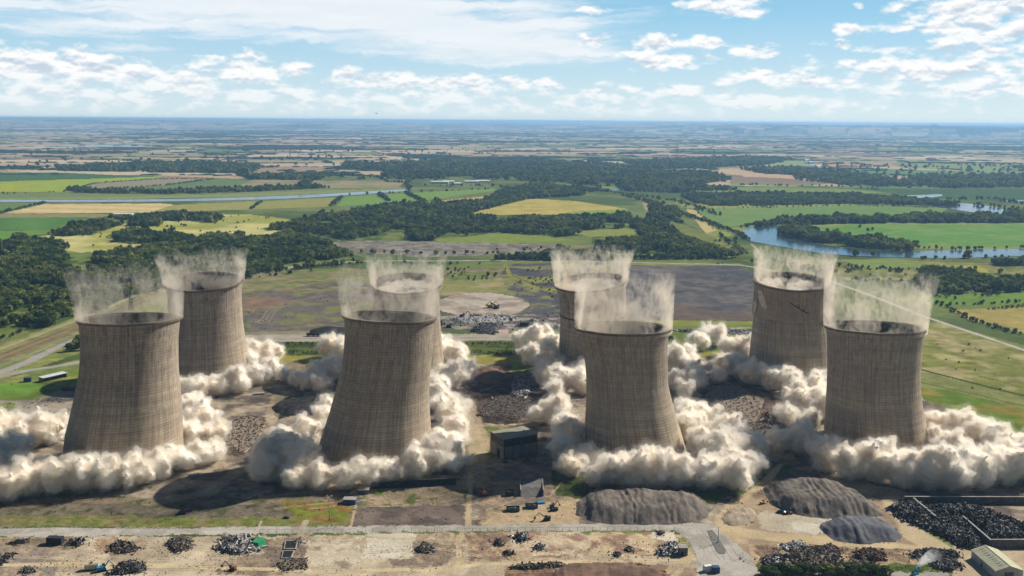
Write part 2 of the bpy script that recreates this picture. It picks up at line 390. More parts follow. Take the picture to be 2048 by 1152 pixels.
tower('FR', (1270, 892), (655, 1246, 94), [(675, 1247, 88), (700, 1250, 84), (735, 1253, 81.5), (765, 1254, 81), (800, 1258, 85.5), (850, 1264, 94), (895, 1270, 101)],
      'front cooling tower with a pinched waist behind the largest gravel heap', (.0, -.06))
tower('FF', (1755, 880), (654, 1749, 94), [(672, 1749, 91.5), (700, 1748, 89.5), (740, 1746.5, 88), (780, 1746.5, 89), (820, 1748, 93), (850, 1750.5, 97), (880, 1754, 102)],
      'rightmost cooling tower in full shade, beside the open grassland', (.0, -.06))
tower('BL', (412, 742), (562, 407.5, 75), [(580, 409, 72), (600, 410, 71), (640, 411, 72), (680, 412, 76), (710, 413, 80), (740, 414, 84)],
      'rear cooling tower partly hidden behind the leftmost front one, dark open mouth', (.0, .10))
tower('BM', (812, 742), (566, 814, 69), [(585, 813, 66), (610, 813, 66), (650, 813, 68), (690, 812, 72), (740, 812, 78)],
      'rear cooling tower almost hidden by the leaning front one, only its right edge clear', (.0, .14))
tower('BR', (1188, 738), (564, 1181, 70), [(585, 1184, 67), (610, 1186, 66), (640, 1187, 66), (680, 1188, 69), (735, 1190, 75)],
      'rear cooling tower behind the pinched one, its tilted top cut by a ring crack', (.10, .10), crack=None)
tower('BF', (1580, 748), (562, 1584, 70), [(580, 1583, 68.5), (600, 1582, 69), (633, 1582, 73), (680, 1582, 78), (720, 1583, 83), (748, 1583, 87)],
      'rear cooling tower with a cracked, slipping upper ring and a loose slab', (.0, .10), crack=V(1582, 626, G(1580, 748)[1])[2])
# broken pieces
T = TOW['BF']; r = T['root']
mb = MB()
p0 = V(1517, 596, T['D']-20); p1 = V(1531, 604, T['D']-22)
def plate(mb, pts, off):
    P = [np.array(p)-np.array([T['ox'], T['D'], 0]) for p in pts]; n = len(P)
    Q = [p+np.array(off) for p in P]
    mb.add(P+Q, [tuple(range(n)), tuple(range(2*n-1, n-1, -1))]+[(i, n+i, n+(i+1) % n, (i+1) % n) for i in range(n)])
Dn = T['D']-38
plate(mb, [V(1516, 580, Dn), V(1524, 583, Dn-2), V(1530, 600, Dn-4), V(1534, 618, Dn-4), V(1524, 615, Dn-1), V(1518, 598, Dn)], (0, 1.2, 0))
mb.build('loose_slab', PALEC, r); mb = MB()
plate(mb, [V(1508, 628, Dn+28), V(1514, 612, Dn+26), V(1512, 600, Dn+28), V(1506, 608, Dn+30)], (0, 1.2, 0))
mb.build('loose_slab', PALEC, r)
mb = MB()
for a, b in (((1581, 606), (1590, 612)), ((1590, 612), (1597, 617)), ((1597, 617), (1606, 622)), ((1606, 622), (1618, 628)), ((1597, 617), (1598, 609)), ((1606, 622), (1610, 616))):
    q = np.array([T['ox'], T['D'], 0]); 
    th_ = lambda x: math.acos(max(-1, min(1, (V(x, 610, T['D'])[0]-(np.interp(60, T['zz'], T['cx'])))/ (np.interp(60, T['zz'], T['rz'])+1.2))))
    def onwall(px, py):
        Dq = T['D']
        for _ in range(12):
            w = V(px, py, Dq); rr = np.interp(w[2], T['zz'], T['rz'])+2.6; cx_ = np.interp(w[2], T['zz'], T['cx'])
            s = max(0, rr*rr-(w[0]-cx_)**2); Dq = T['D']-math.sqrt(s)
        return V(px, py, Dq)-q
    mb.tube(onwall(*a), onwall(*b), (.5), .35, 5)
mb.build('crack', pbr('open_crack', (.015, .013, .012), .95, vary=.2), r)
# the dark ring crack of BR
T = TOW['BR']; R = T['ring'](V(1186, 628, T['D'])[2], .35)
for q in range(len(R)): R[q, 2] += .045*R[q, 0]*0
mbr = MB()
for i in range(192):
    if R[i, 1] < 8: mbr.tube(R[i]+[0, 0, .4*math.sin(i*.9)], R[(i+1) % 192]+[0, 0, .4*math.sin((i+1)*.9)], .6, None, 4)
mbr.build('crack', bpy.data.materials['open_crack'], T['root'])
# torn reinforcement and slabs at the foot of FR
T = TOW['FR']; q = np.array([T['ox'], T['D'], 0]); mb = MB()
Df = T['D']-44
for (a, b) in (((1262, 905), (1248, 872)), ((1264, 903), (1254, 882)), ((1266, 907), (1262, 878)), ((1184, 892), (1178, 868)), ((1189, 893), (1186, 870)), ((1194, 894), (1197, 872)), ((1320, 900), (1296, 868))):
    MB().tube(V(*a, Df)-q, V(*b, Df)-q, .35, .15, 5).build('torn_bar', STEEL, T['root'])
None
mb = MB()
for i in range(16):
    p = V(1248+i*1.9, 900-i*.2+RS.rand()*10, Df)-q; mb.box(p, (1.5+RS.rand()*3, 1+RS.rand(), 1+RS.rand()*3), RS.rand()*3, .8, RS.rand())
mb.build('broken_slab', RIMM, T['root'])
ALB = .64
def alb(c, k=None):
    return np.array(lin(c))*(ALB if k is None else k)
# ---------------------------------------------------------------- the ground: one sheet, colour by what grows or lies there
Y = np.concatenate([np.array([0.0, 60, 120, 180, 240, 290, 330]), np.array([3200, 2600, 2200, 1900, 1700, 1550, 1450, 1380, 1320])*0])[:7]
ys = np.concatenate([np.linspace(1290, 1160, 30), np.arange(1159, 560, -1.15), np.arange(560, 300, -.95), np.arange(300, YH+16, -.5), np.arange(YH+16, YH+6, -.2)])
Dr = []
for y_ in ys:
    dep = PITCH+math.atan((y_-576)/FPX); Dr.append(CAM_H/math.tan(dep))
Dr = np.concatenate([[8, 60, 120, 180, 240, 300, 345], np.array(Dr)]); Dr = Dr[Dr < FAR]; Dr = np.concatenate([Dr, [FAR]])
fine = np.radians(np.linspace(-33, 33, 1330)); coarse = np.radians(np.arange(36, 325, 4.0))
AZ = np.concatenate([fine, coarse])
nr, na = len(Dr), len(AZ)
GX = (Dr[:, None]*np.sin(AZ)[None]); GY = (Dr[:, None]*np.cos(AZ)[None])
# perspective-even rings: rings are measured along y inside the view
X, Yw = GX.ravel(), GY.ravel()
PXY = None
def to_px(x, y, z=0.0):
    rel = np.stack([x, y, np.full_like(x, z)-CAM_H if np.isscalar(z) else z-CAM_H], 1)
    w = rel @ FW; w = np.where(w < 1, 1, w)
    return 1024+FPX*(rel @ RT)/w, 576-FPX*(rel @ UP)/w
PX, PY = to_px(X, Yw)
Dd = np.hypot(X, Yw)
colr = np.zeros((len(X), 3)); hgt = np.zeros(len(X)); rough = np.zeros(len(X))
# --- far farmland mosaic
def mosaic(x, y):
    a = math.radians(9); u = x*math.cos(a)+y*math.sin(a)+260*fbm(x/2600, y/2600, 3, 2); v = -x*math.sin(a)+y*math.cos(a)+420*fbm(x/3100, y/2300, 5, 2)
    big = fbm(x/7000, y/7000, 11, 3)
    rowh = 470.0; r = np.floor(v/rowh); rr = _h(r, r*0, 21); fv = v/rowh-r
    w = 750+900*rr; u2 = u/w+rr*7; c = np.floor(u2); fu = u2-c
    # split some cells
    s = _h(c, r, 33); split = s > .55; fu2 = np.where(split, (fu*2) % 1, fu); c2 = np.where(split, c*2+np.floor(fu*2)+.5, c*2)
    k = _h(np.floor(c2*2), r, 44); 
    edge = np.minimum(np.minimum(fu2, 1-fu2)*w*np.where(split, .5, 1), np.minimum(fv, 1-fv)*rowh)
    return k, edge, _h(np.floor(c2*2), r, 55), big, r, c2
k, edge, k2, big, _, _ = mosaic(X, Yw)
pal = np.array([alb(c) for c in [(226, 200, 164), (208, 180, 152), (234, 214, 180), (168, 142, 128), (150, 160, 110), (220, 196, 160), (196, 182, 142), (226, 202, 168), (126, 146, 96), (60, 80, 56)]])
q = (k*.72+.28*np.clip((big-.3)*2.5, 0, 1))
idx = np.clip((q*9.99).astype(int), 0, 9)
colr[:] = pal[idx]*(0.88+.24*k2)[:, None]
wood = fbm(X/2000, Yw/800, 71, 4) > .625
colr[wood & (Dd > 4200)] = alb((52, 72, 50))
hd = np.exp(-(edge/(7+Dd*.0007))**2)*(_h(np.floor(X/180), np.floor(Yw/180), 9) > .35)
colr *= np.where(Dd > 4500, .86, 1.0)[:, None]
colr = colr*(1-hd[:, None])+alb((50, 66, 46))[None]*hd[:, None]
def paint(pts, c, soft=0, nz=.0, ns=60, c2=None, th=.5, alpha=1.0, wob=0, ro=None, seed=1, stripe=None, k=None):
    """fill a polygon given in photo pixels"""
    P = GP(pts); x0, y0 = P.min(0)-60; x1, y1 = P.max(0)+60
    s = np.where((X > x0) & (X < x1) & (Yw > y0) & (Yw < y1))[0]
    if not len(s): return s
    x, y = X[s], Yw[s]
    if max(p[1] for p in pts) > 560:
        x = x+2.2*(fbm(x/3.1, y/3.1, seed+17, 3)-.5)*2; y = y+3.5*(fbm(x/3.1+5, y/3.1, seed+18, 3)-.5)*2
    if wob: x = x+wob*(fbm(x/(wob*3), y/(wob*3), seed+7, 3)-.5)*2; y = y+wob*(fbm(x/(wob*3)+50, y/(wob*3), seed+8, 3)-.5)*3
    m = inpoly(x, y, P); s = s[m]
    if not len(s): return s
    x, y = X[s], Yw[s]
    a = np.array(alb(c, k))[None].repeat(len(s), 0)
    if c2 is not None:
        f = np.clip((fbm(x/ns, y/ns, seed, 5)-th)*7+.5, 0, 1)[:, None]; a = a*(1-f)+alb(c2, k)[None]*f
    if nz: a = a*(1+nz*(fbm(x/(ns*.4), y/(ns*.4), seed+3, 4)-.5)*2)[:, None]
    if stripe: a = a*(1+.10*np.sin((x*math.cos(stripe[0])+y*math.sin(stripe[0]))/stripe[1]))[:, None]
    colr[s] = colr[s]*(1-alpha)+a*alpha
    if ro is not None: rough[s] = ro
    return s
def line(pts, w, c, nz=.1, soft=.35, alpha=1.0, seed=2, ro=0.0):
    P = GP(pts); x0, y0 = P.min(0)-w*2; x1, y1 = P.max(0)+w*2
    s = np.where((X > x0) & (X < x1) & (Yw > y0) & (Yw < y1))[0]
    if not len(s): return
    d = distline(X[s], Yw[s], P)+w*.22*(fbm(X[s]/w/1.5, Yw[s]/w/1.5, seed, 2)-.5)
    f = np.clip((w/2-d)/(w*soft*.5)+.5, 0, 1)*alpha
    a = alb(c)[None]*(1+nz*(fbm(X[s]/9, Yw[s]/9, seed+3, 4)-.5)*2)[:, None]
    colr[s] = colr[s]*(1-f[:, None])+a*f[:, None]
    if ro is not None: rough[s] = rough[s]*(1-f)+ro*f
# general middle ground green below y=400
paint([(-900, 1400), (-900, 372), (400, 356), (900, 352), (1500, 372), (2100, 372), (2950, 372), (2950, 1400)], (124, 136, 78), c2=(96, 112, 64), ns=160, nz=.3, seed=5)
# --- left fields
F_ = paint
F_([(-300, 343), (120, 345), (230, 350), (330, 352), (200, 358), (0, 363), (-300, 366)], (84, 116, 70), nz=.15)
F_([(-300, 366), (0, 363), (200, 357), (330, 352), (300, 358), (190, 366), (125, 384), (-300, 384)], (176, 184, 58), nz=.15, c2=(164, 184, 66), ns=120)
F_([(125, 384), (190, 367), (300, 359), (420, 357), (330, 371), (190, 379)], (164, 154, 128), nz=.12)
F_([(200, 380), (330, 371), (440, 357), (510, 361), (460, 379)], (118, 138, 92), nz=.1)
F_([(462, 378), (505, 360), (812, 360), (798, 375)], (178, 158, 126), nz=.12, c2=(150, 150, 104), ns=90)
F_([(270, 347), (480, 352), (640, 356), (480, 358), (330, 352)], (206, 178, 140), nz=.1)
F_([(500, 333), (680, 333), (640, 352), (480, 350)], (176, 152, 124), nz=.15)
F_([(-200, 399), (0, 392), (400, 389), (820, 376), (826, 380), (500, 393), (260, 398)], (150, 158, 98), nz=.15)
F_([(-200, 386), (100, 386), (460, 380), (800, 376), (400, 390), (0, 397), (-200, 399)], (132, 146, 88), nz=.15)
F_([(-200, 406), (100, 406), (40, 424), (-200, 424)], (120, 142, 84), nz=.1)
F_([(5, 427), (90, 408), (325, 407), (348, 409), (300, 425)], (226, 202, 144), nz=.12, stripe=(1.4, 22))
F_([(345, 410), (520, 402), (500, 419), (300, 425)], (170, 166, 96), nz=.14)
F_([(524, 403), (682, 394), (660, 413), (500, 419)], (164, 162, 90), nz=.12)
F_([(690, 393), (985, 377), (1000, 380), (820, 405), (672, 413)], (132, 164, 80), nz=.1)
F_([(800, 409), (985, 391), (985, 396), (830, 413)], (206, 184, 132), nz=.1)
F_([(-200, 428), (260, 428), (180, 436), (-200, 437)], (158, 152, 108), nz=.1)
F_([(-200, 437), (182, 434), (100, 459), (-200, 461)], (100, 140, 66), nz=.1, stripe=(.4, 30))
F_([(-200, 463), (112, 461), (70, 471), (0, 479), (-200, 482)], (116, 158, 68), nz=.1)
# heath between the woods
F_([(80, 474), (180, 455), (250, 430), (500, 428), (650, 448), (600, 485), (400, 502), (300, 522), (140, 535), (110, 512)], (176, 176, 92), c2=(214, 206, 136), ns=150, th=.5, nz=.3, wob=14, seed=13)
F_([(100, 500), (300, 510), (150, 545), (60, 560), (0, 540), (0, 520)], (150, 158, 84), c2=(120, 138, 72), ns=60, nz=.3, wob=14)
# --- woodland floors (the trees stand on these)
WOODS = {
 'w1': [(-260, 478), (0, 484), (40, 473), (100, 478), (142, 492), (120, 505), (165, 520), (150, 545), (200, 555), (330, 545), (335, 575), (240, 600), (165, 640), (60, 668), (-260, 740)],
 'w2': [(88, 468), (150, 447), (250, 431), (275, 438), (185, 470), (120, 473)],
 'w3': [(268, 432), (350, 424), (450, 432), (430, 446), (330, 440), (318, 452), (252, 452)],
 'w4': [(218, 468), (270, 456), (330, 464), (394, 472), (380, 482), (300, 488), (238, 486)],
 'w5': [(155, 524), (230, 502), (330, 486), (430, 470), (520, 474), (585, 466), (650, 480), (700, 498), (712, 514), (640, 530), (520, 545), (500, 556), (330, 556), (260, 560), (170, 545)],
 'w6': [(520, 458), (560, 447), (640, 430), (700, 422), (760, 408), (960, 402), (1000, 383), (1062, 366), (1120, 372), (1210, 378), (1160, 392), (1060, 398), (960, 424), (1110, 431), (1250, 424), (1290, 436), (1260, 452), (1190, 470), (1110, 474), (980, 482), (700, 482), (640, 470)],
 'w7': [(1230, 452), (1290, 440), (1310, 405), (1352, 412), (1360, 440), (1440, 478), (1500, 500), (1460, 518), (1250, 518), (1190, 500), (1180, 478)],
 'w8': [(988, 502), (1090, 496), (1200, 505), (1260, 510), (1250, 522), (990, 520)],
 'w9': [(1556, 470), (1570, 456), (1600, 452), (1640, 470), (1700, 476), (1830, 492), (1822, 502), (1700, 498), (1600, 487)],
 'w10': [(1700, 440), (1900, 436), (2060, 432), (2200, 436), (2200, 446), (1900, 446), (1720, 447), (1560, 450), (1560, 442)],
 'w11': [(268, 324), (420, 323), (530, 331), (500, 347), (300, 345), (266, 336)],
 'w12': [(110, 330), (230, 328), (300, 334), (270, 344), (120, 342)],
 'w13': [(680, 328), (760, 326), (900, 320), (1100, 322), (1280, 328), (1310, 340), (1420, 345), (1470, 358), (1390, 370), (1240, 374), (1120, 366), (980, 358), (760, 358), (770, 340), (690, 338)],
 'w14': [(1240, 322), (1500, 312), (1600, 318), (1530, 330), (1400, 336), (1300, 340)],
 'w15': [(1470, 338), (1600, 334), (1700, 345), (1800, 360), (1760, 374), (1700, 372), (1560, 352)],
 'w16': [(1760, 372), (1840, 352), (1960, 352), (2200, 350), (2200, 372), (1900, 376)],
 'w17': [(1360, 392), (1480, 386), (1700, 390), (1850, 400), (1920, 412), (1700, 408), (1500, 412), (1400, 412)],
 'w18': [(1840, 548), (1900, 545), (1980, 560), (2060, 566), (2060, 584), (1900, 588), (1842, 580)],
 'w19': [(1980, 515), (2200, 505), (2200, 530), (1990, 532)],
 'w20': [(130, 378), (330, 383), (620, 372), (660, 376), (500, 384), (340, 389), (150, 386)],
 'w21': [(1230, 370), (1400, 372), (1480, 380), (1360, 384), (1240, 380)],
 'w22': [(470, 350), (570, 349), (750, 354), (770, 361), (640, 361), (500, 358)],
}
for kx, P in WOODS.items():
    F_(P, (84, 104, 52), c2=(128, 138, 72), ns=40, nz=.3, wob=8 if kx not in ('w12',) else 14, seed=len(kx)*7+int(kx[1:]))
# clearings in and near the central wood
F_([(940, 426), (1062, 397), (1150, 402), (1256, 418), (1225, 424), (1110, 429), (1000, 430)], (206, 186, 104), nz=.2, c2=(186, 176, 92), ns=60)
F_([(1130, 424), (1256, 418), (1250, 424), (1180, 428)], (142, 170, 80), nz=.1)
F_([(870, 480), (1000, 465), (1110, 472), (1150, 482), (1000, 488), (880, 486)], (140, 156, 72), nz=.25, ns=30, wob=10)
F_([(1130, 462), (1270, 456), (1290, 470), (1180, 474)], (150, 158, 80), nz=.25, ns=30, wob=8)
F_([(1000, 487), (1090, 488), (1180, 490), (1200, 496), (1060, 500)], (150, 142, 96), nz=.2)
F_([(1330, 440), (1350, 443), (1450, 480), (1480, 500), (1440, 494), (1370, 470)], (134, 140, 74), nz=.3, wob=6)
F_([(1284, 405), (1296, 405), (1315, 440), (1300, 442)], (186, 170, 110), nz=.1)
# --- right fields
F_([(1345, 403), (1480, 408), (1700, 408), (1720, 412), (1500, 416), (1380, 419)], (160, 166, 92), nz=.15)
F_([(1380, 420), (1500, 415), (1700, 411), (1898, 416), (1880, 428), (1760, 431), (1600, 436), (1500, 446), (1432, 461)], (124, 156, 84), nz=.12, c2=(136, 158, 88), ns=100)
F_([(1372, 418), (1392, 420), (1436, 462), (1412, 467)], (214, 192, 132), nz=.12)
F_([(1412, 467), (1432, 461), (1560, 440), (1600, 442), (1500, 454), (1480, 466), (1440, 480)], (150, 160, 84), nz=.2)
F_([(1560, 462), (1612, 450), (1700, 446), (2250, 444), (2250, 500), (1900, 499), (1760, 494), (1640, 476)], (150, 160, 92), nz=.2)
F_([(1615, 457), (1700, 449), (2250, 449), (2250, 492), (1900, 494), (1800, 488), (1740, 472), (1660, 470)], (114, 158, 74), nz=.15, c2=(130, 164, 84), ns=70)
line([(1640, 470), (1740, 474), (1800, 462), (1900, 458)], 7, (176, 164, 110), alpha=.6)
F_([(1190, 372), (1340, 372), (1700, 378), (1760, 386), (1600, 392), (1340, 383), (1225, 379)], (140, 156, 86), nz=.15)
F_([(1430, 337), (1520, 337), (1640, 354), (1640, 362), (1560, 358), (1430, 346)], (216, 182, 144), nz=.08)
F_([(1460, 352), (1560, 356), (1660, 364), (1650, 368), (1460, 364)], (158, 130, 112), nz=.1)
F_([(1460, 364), (1650, 368), (1620, 372), (1460, 370)], (150, 150, 96), nz=.1)
F_([(1500, 320), (1610, 318), (1640, 332), (1560, 334)], (160, 170, 112), nz=.1)
F_([(1620, 322), (1780, 326), (1800, 334), (1640, 332)], (200, 164, 132), nz=.1)
F_([(1700, 334), (1990, 346), (1900, 356), (1760, 350)], (120, 150, 92), nz=.1)
F_([(1800, 322), (2200, 330), (2200, 346), (1990, 345), (1800, 335)], (150, 164, 106), nz=.1)
F_([(1700, 376), (2250, 380), (2250, 400), (1850, 398), (1800, 388)], (84, 108, 66), nz=.2)
F_([(1480, 520), (1700, 518), (2250, 535), (2250, 700), (1840, 560), (1700, 560), (1560, 540)], (118, 128, 70), nz=.45, ns=34, c2=(152, 148, 90))
F_([(1830, 528), (1960, 532), (1980, 545), (1850, 545)], (178, 176, 74), nz=.15)
F_([(1690, 522), (1790, 515), (1850, 530), (1760, 545)], (140, 158, 84), nz=.2)
F_([(1845, 588), (2250, 583), (2250, 604), (1900, 612), (1850, 606)], (122, 152, 68), nz=.15)
F_([(1900, 620), (2250, 606), (2250, 690), (2040, 665), (1940, 640)], (190, 170, 104), nz=.2, c2=(170, 158, 92), ns=70)
# open grassland on the right of the site
F_([(1838, 640), (1900, 650), (2300, 760), (2600, 1000), (2048, 985), (1880, 900), (1700, 660)], (142, 144, 78), nz=.5, ns=30, c2=(176, 166, 116), th=.53, ro=.15, seed=31)
F_([(1836, 742), (2300, 850), (2300, 900), (1836, 770)], (142, 146, 88), nz=.3, ns=20, ro=.3)
F_([(1838, 775), (1900, 780), (2300, 880), (2400, 960), (2050, 880), (1960, 850), (1845, 805)], (112, 136, 54), nz=.3, ns=30, c2=(150, 140, 70), th=.53, seed=9)
line([(1838, 738), (1930, 762), (2048, 792), (2300, 850)], 5.5, (70, 88, 42), nz=.4)
line([(1838, 764), (1930, 784), (2048, 812), (2300, 870)], 3.0, (78, 100, 46), nz=.4, alpha=.7)
line([(1960, 752), (2048, 776), (2200, 812)], 1.6, (60, 64, 50), nz=.2)
line([(1850, 655), (1990, 690), (2048, 705), (2200, 745)], 3.0, (120, 136, 60), alpha=.6)
# --- works site: lagoon, ash fields
F_([(655, 487), (720, 481), (1000, 486), (1120, 491), (1110, 499), (1000, 508), (860, 515), (720, 506)], (128, 122, 114), nz=.45, ns=20, c2=(160, 152, 138), wob=12, seed=4)
F_([(690, 510), (900, 515), (1000, 518), (1000, 524), (720, 522)], (98, 114, 66), nz=.3, wob=5)
F_([(470, 575), (490, 545), (690, 535), (760, 540), (1100, 530), (1100, 545), (900, 560), (880, 600), (700, 600), (480, 600)], (124, 134, 74), nz=.4, ns=30, c2=(150, 140, 104), wob=8, seed=8)
F_([(480, 590), (560, 580), (700, 560), (760, 570), (880, 575), (880, 660), (700, 664), (500, 668), (478, 640)], (122, 114, 106), nz=.55, ns=24, c2=(142, 134, 94), th=.56, seed=19, wob=10, ro=.1)
F_([(560, 590), (700, 575), (700, 640), (560, 650), (500, 630)], (120, 110, 106), nz=.3, ns=26, c2=(138, 142, 84), th=.55, wob=12, seed=23, alpha=.7)
F_([(485, 600), (560, 592), (600, 604), (520, 618), (484, 620)], (160, 124, 106), nz=.2, wob=10, alpha=.6)
for o in (0, 9, 17): line([(520+o, 645), (535+o, 620), (570+o, 604), (640+o, 590)], 2.2, (168, 156, 136), alpha=.6)
F_([(880, 562), (1000, 556), (1060, 575), (1040, 590), (880, 592)], (176, 162, 120), nz=.2, ns=40, c2=(150, 150, 90))
F_([(1030, 528), (1250, 522), (1260, 560), (1240, 660), (1120, 660), (1070, 620), (1010, 575), (1000, 545)], (150, 150, 84), nz=.35, ns=50, c2=(96, 94, 98), th=.47, wob=10, seed=41)
F_([(1000, 560), (1050, 558), (1110, 600), (1110, 650), (1060, 640), (1050, 600)], (100, 98, 102), nz=.3, ns=30, c2=(150, 148, 92), th=.58, wob=8, seed=43)
line([(1010, 530), (1020, 550), (1060, 570), (1110, 586)], 8, (150, 150, 70), nz=.4); line([(1022, 550), (1062, 567), (1112, 578)], 2.5, (66, 74, 40), nz=.3)
F_([(1240, 532), (1340, 526), (1480, 531), (1506, 545), (1512, 640), (1480, 645), (1340, 640), (1240, 640)], (100, 98, 100), nz=.4, ns=30, c2=(122, 116, 112), seed=47, ro=.1)
F_([(1330, 606), (1420, 618), (1512, 622), (1512, 642), (1340, 644)], (124, 106, 90), nz=.4, ns=16, wob=14, seed=48, alpha=.7)
F_([(1250, 526), (1480, 527), (1490, 531), (1340, 531), (1250, 530)], (150, 150, 84), nz=.2)
F_([(1290, 640), (1512, 643), (1512, 652), (1290, 652)], (150, 156, 74), nz=.3)
for o in (0, 5, 14): line([(1440+o, 545), (1436+o, 552), (1446+o, 562), (1470+o, 570)], 1.8, (84, 82, 84), alpha=.8)
line([(1380, 560), (1440, 566), (1500, 572)], 1.5, (80, 78, 80), alpha=.7)
P = [(965+93*math.cos(a), 610+24*math.sin(a)) for a in np.linspace(0, 2*PI, 40, endpoint=False)]
F_([(965+98*math.cos(a), 611+26*math.sin(a)) for a in np.linspace(0, 2*PI, 40, endpoint=False)], (112, 106, 102), nz=.2)
F_(P, (202, 188, 170), nz=.3, ns=26, c2=(172, 156, 142), wob=6, seed=51)
F_([(880, 632), (1110, 628), (1180, 640), (1180, 660), (880, 660)], (170, 162, 152), nz=.5, ns=14, c2=(112, 106, 102), seed=53, ro=.35)
F_([(976, 662), (1018, 658), (1018, 669), (974, 670)], (206, 176, 166), nz=.15)
F_([(880, 643), (930, 640), (1000, 644), (1000, 652), (880, 652)], (120, 128, 84), nz=.3, ns=16, c2=(134, 128, 120))
F_([(470, 664), (700, 660), (700, 672), (470, 680)], (156, 148, 122), nz=.2)
F_([(300, 672), (700, 668), (1120, 668), (1500, 654), (1520, 664), (1120, 680), (700, 684), (300, 690)], (186, 176, 160), nz=.16, ns=30)
line([(300, 682), (700, 676), (1100, 675)], 3.0, (128, 120, 110), alpha=.7)
F_([(300, 684), (1130, 682), (1130, 712), (300, 712)], (70, 86, 44), nz=.5, ns=10, c2=(100, 108, 56), seed=57, ro=.4)
line([(300, 698), (1130, 697)], 4, (130, 140, 70), alpha=.7)
F_([(300, 712), (1130, 710), (1520, 700), (1520, 716), (1130, 730), (300, 730)], (158, 152, 76), nz=.3, ns=20, seed=58, ro=.2)
F_([(1330, 664), (1512, 656), (1512, 704), (1330, 704)], (120, 132, 70), nz=.3, ns=20)
# --- ground between the towers
F_([(120, 735), (500, 728), (1130, 728), (1500, 712), (1700, 700), (1850, 800), (1990, 860), (2080, 1000), (2080, 1060), (-400, 1060), (-400, 800), (60, 800)], (182, 167, 144), nz=.55, ns=14, c2=(128, 116, 106), th=.52, seed=61, ro=.35)
F_([(440, 850), (500, 830), (540, 840), (520, 900), (470, 920), (440, 890)], (140, 118, 104), nz=.5, ns=9, c2=(96, 82, 72), wob=6, seed=63, ro=1.3)
F_([(540, 800), (600, 790), (660, 790), (640, 830), (560, 835)], (70, 64, 60), nz=.4, ns=10, wob=6, ro=1.4)  # near-black ground tone carries the shadow around the heap
F_([(500, 725), (600, 722), (640, 735), (560, 745), (500, 745)], (150, 140, 110), nz=.3, ns=12, ro=.8)
F_([(950, 735), (1050, 728), (1070, 760), (1000, 790), (955, 790)], (128, 108, 92), nz=.5, ns=10, c2=(88, 74, 66), wob=8, seed=65, ro=1.6)
F_([(1010, 726), (1110, 722), (1110, 745), (1050, 760), (1020, 745)], (134, 150, 76), nz=.3, ns=14, wob=8, alpha=.9)
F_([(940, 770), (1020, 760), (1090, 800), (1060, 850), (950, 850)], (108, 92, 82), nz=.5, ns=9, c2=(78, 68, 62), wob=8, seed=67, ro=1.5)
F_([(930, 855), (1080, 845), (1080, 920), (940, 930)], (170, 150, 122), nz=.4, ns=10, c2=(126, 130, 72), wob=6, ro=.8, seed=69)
F_([(1390, 770), (1450, 745), (1560, 800), (1540, 860), (1460, 850), (1400, 830)], (92, 78, 70), nz=.5, ns=9, c2=(130, 112, 96), wob=8, seed=71, ro=1.4)  # dark tone here is shadow put into the rubble ground's colour
F_([(1500, 840), (1570, 820), (1600, 850), (1560, 900), (1500, 890)], (128, 110, 98), nz=.5, ns=8, ro=1.3, wob=6)
F_([(-300, 940), (0, 960), (300, 1000), (460, 1000), (700, 980), (700, 1040), (-300, 1040)], (150, 134, 112), nz=.35, ns=10, c2=(112, 112, 72), th=.60, seed=73, ro=.4)
F_([(-300, 1012), (100, 1000), (330, 1014), (600, 1004), (700, 1000), (700, 1040), (-300, 1045)], (130, 120, 102), nz=.5, ns=8, c2=(96, 94, 70), th=.60, seed=75, ro=.3)
F_([(-300, 1036), (200, 1030), (430, 1036), (640, 1030), (706, 1020), (700, 1054), (-300, 1056)], (128, 134, 72), nz=.5, ns=7, c2=(150, 136, 98), th=.56, seed=77, ro=.25)
F_([(560, 1000), (670, 1005), (706, 1015), (690, 1045), (600, 1045)], (134, 144, 62), nz=.4, ns=9, c2=(150, 120, 70), ro=.3)
F_([(715, 1013), (930, 1010), (928, 1050), (705, 1050)], (134, 120, 110), nz=.3, ns=12, c2=(112, 100, 94), seed=79, ro=.3)
F_([(740, 965), (930, 955), (935, 1010), (720, 1012)], (178, 158, 132), nz=.4, ns=8, c2=(110, 128, 64), th=.6, seed=81, ro=.5)
F_([(955, 935), (1120, 930), (1180, 980), (1150, 1050), (960, 1050)], (142, 126, 112), nz=.35, ns=12, c2=(182, 160, 130), th=.53, seed=83, ro=.5)
F_([(1000, 1025), (1080, 1005), (1160, 1000), (1160, 1050), (960, 1050)], (206, 182, 146), nz=.2, ns=12, ro=.4)
F_([(1100, 930), (1200, 960), (1170, 1000), (1110, 990)], (84, 92, 54), nz=.4, ns=10, ro=.6)
F_([(1350, 960), (1530, 935), (1600, 930), (1500, 985), (1400, 1010), (1350, 1000)], (90, 108, 50), nz=.4, ns=10, wob=4, ro=.5)
F_([(1420, 1050), (1460, 1000), (1540, 970), (1700, 960), (1850, 990), (1810, 1010), (1850, 1090), (1900, 1120), (1480, 1130), (1440, 1080)], (210, 188, 152), nz=.16, ns=30, c2=(176, 154, 130), seed=85, ro=.25)
F_([(1514, 1022), (1640, 1030), (1690, 1040), (1660, 1060), (1630, 1072), (1520, 1058)], (226, 216, 198), nz=.12, ns=20, c2=(204, 190, 166), seed=87)
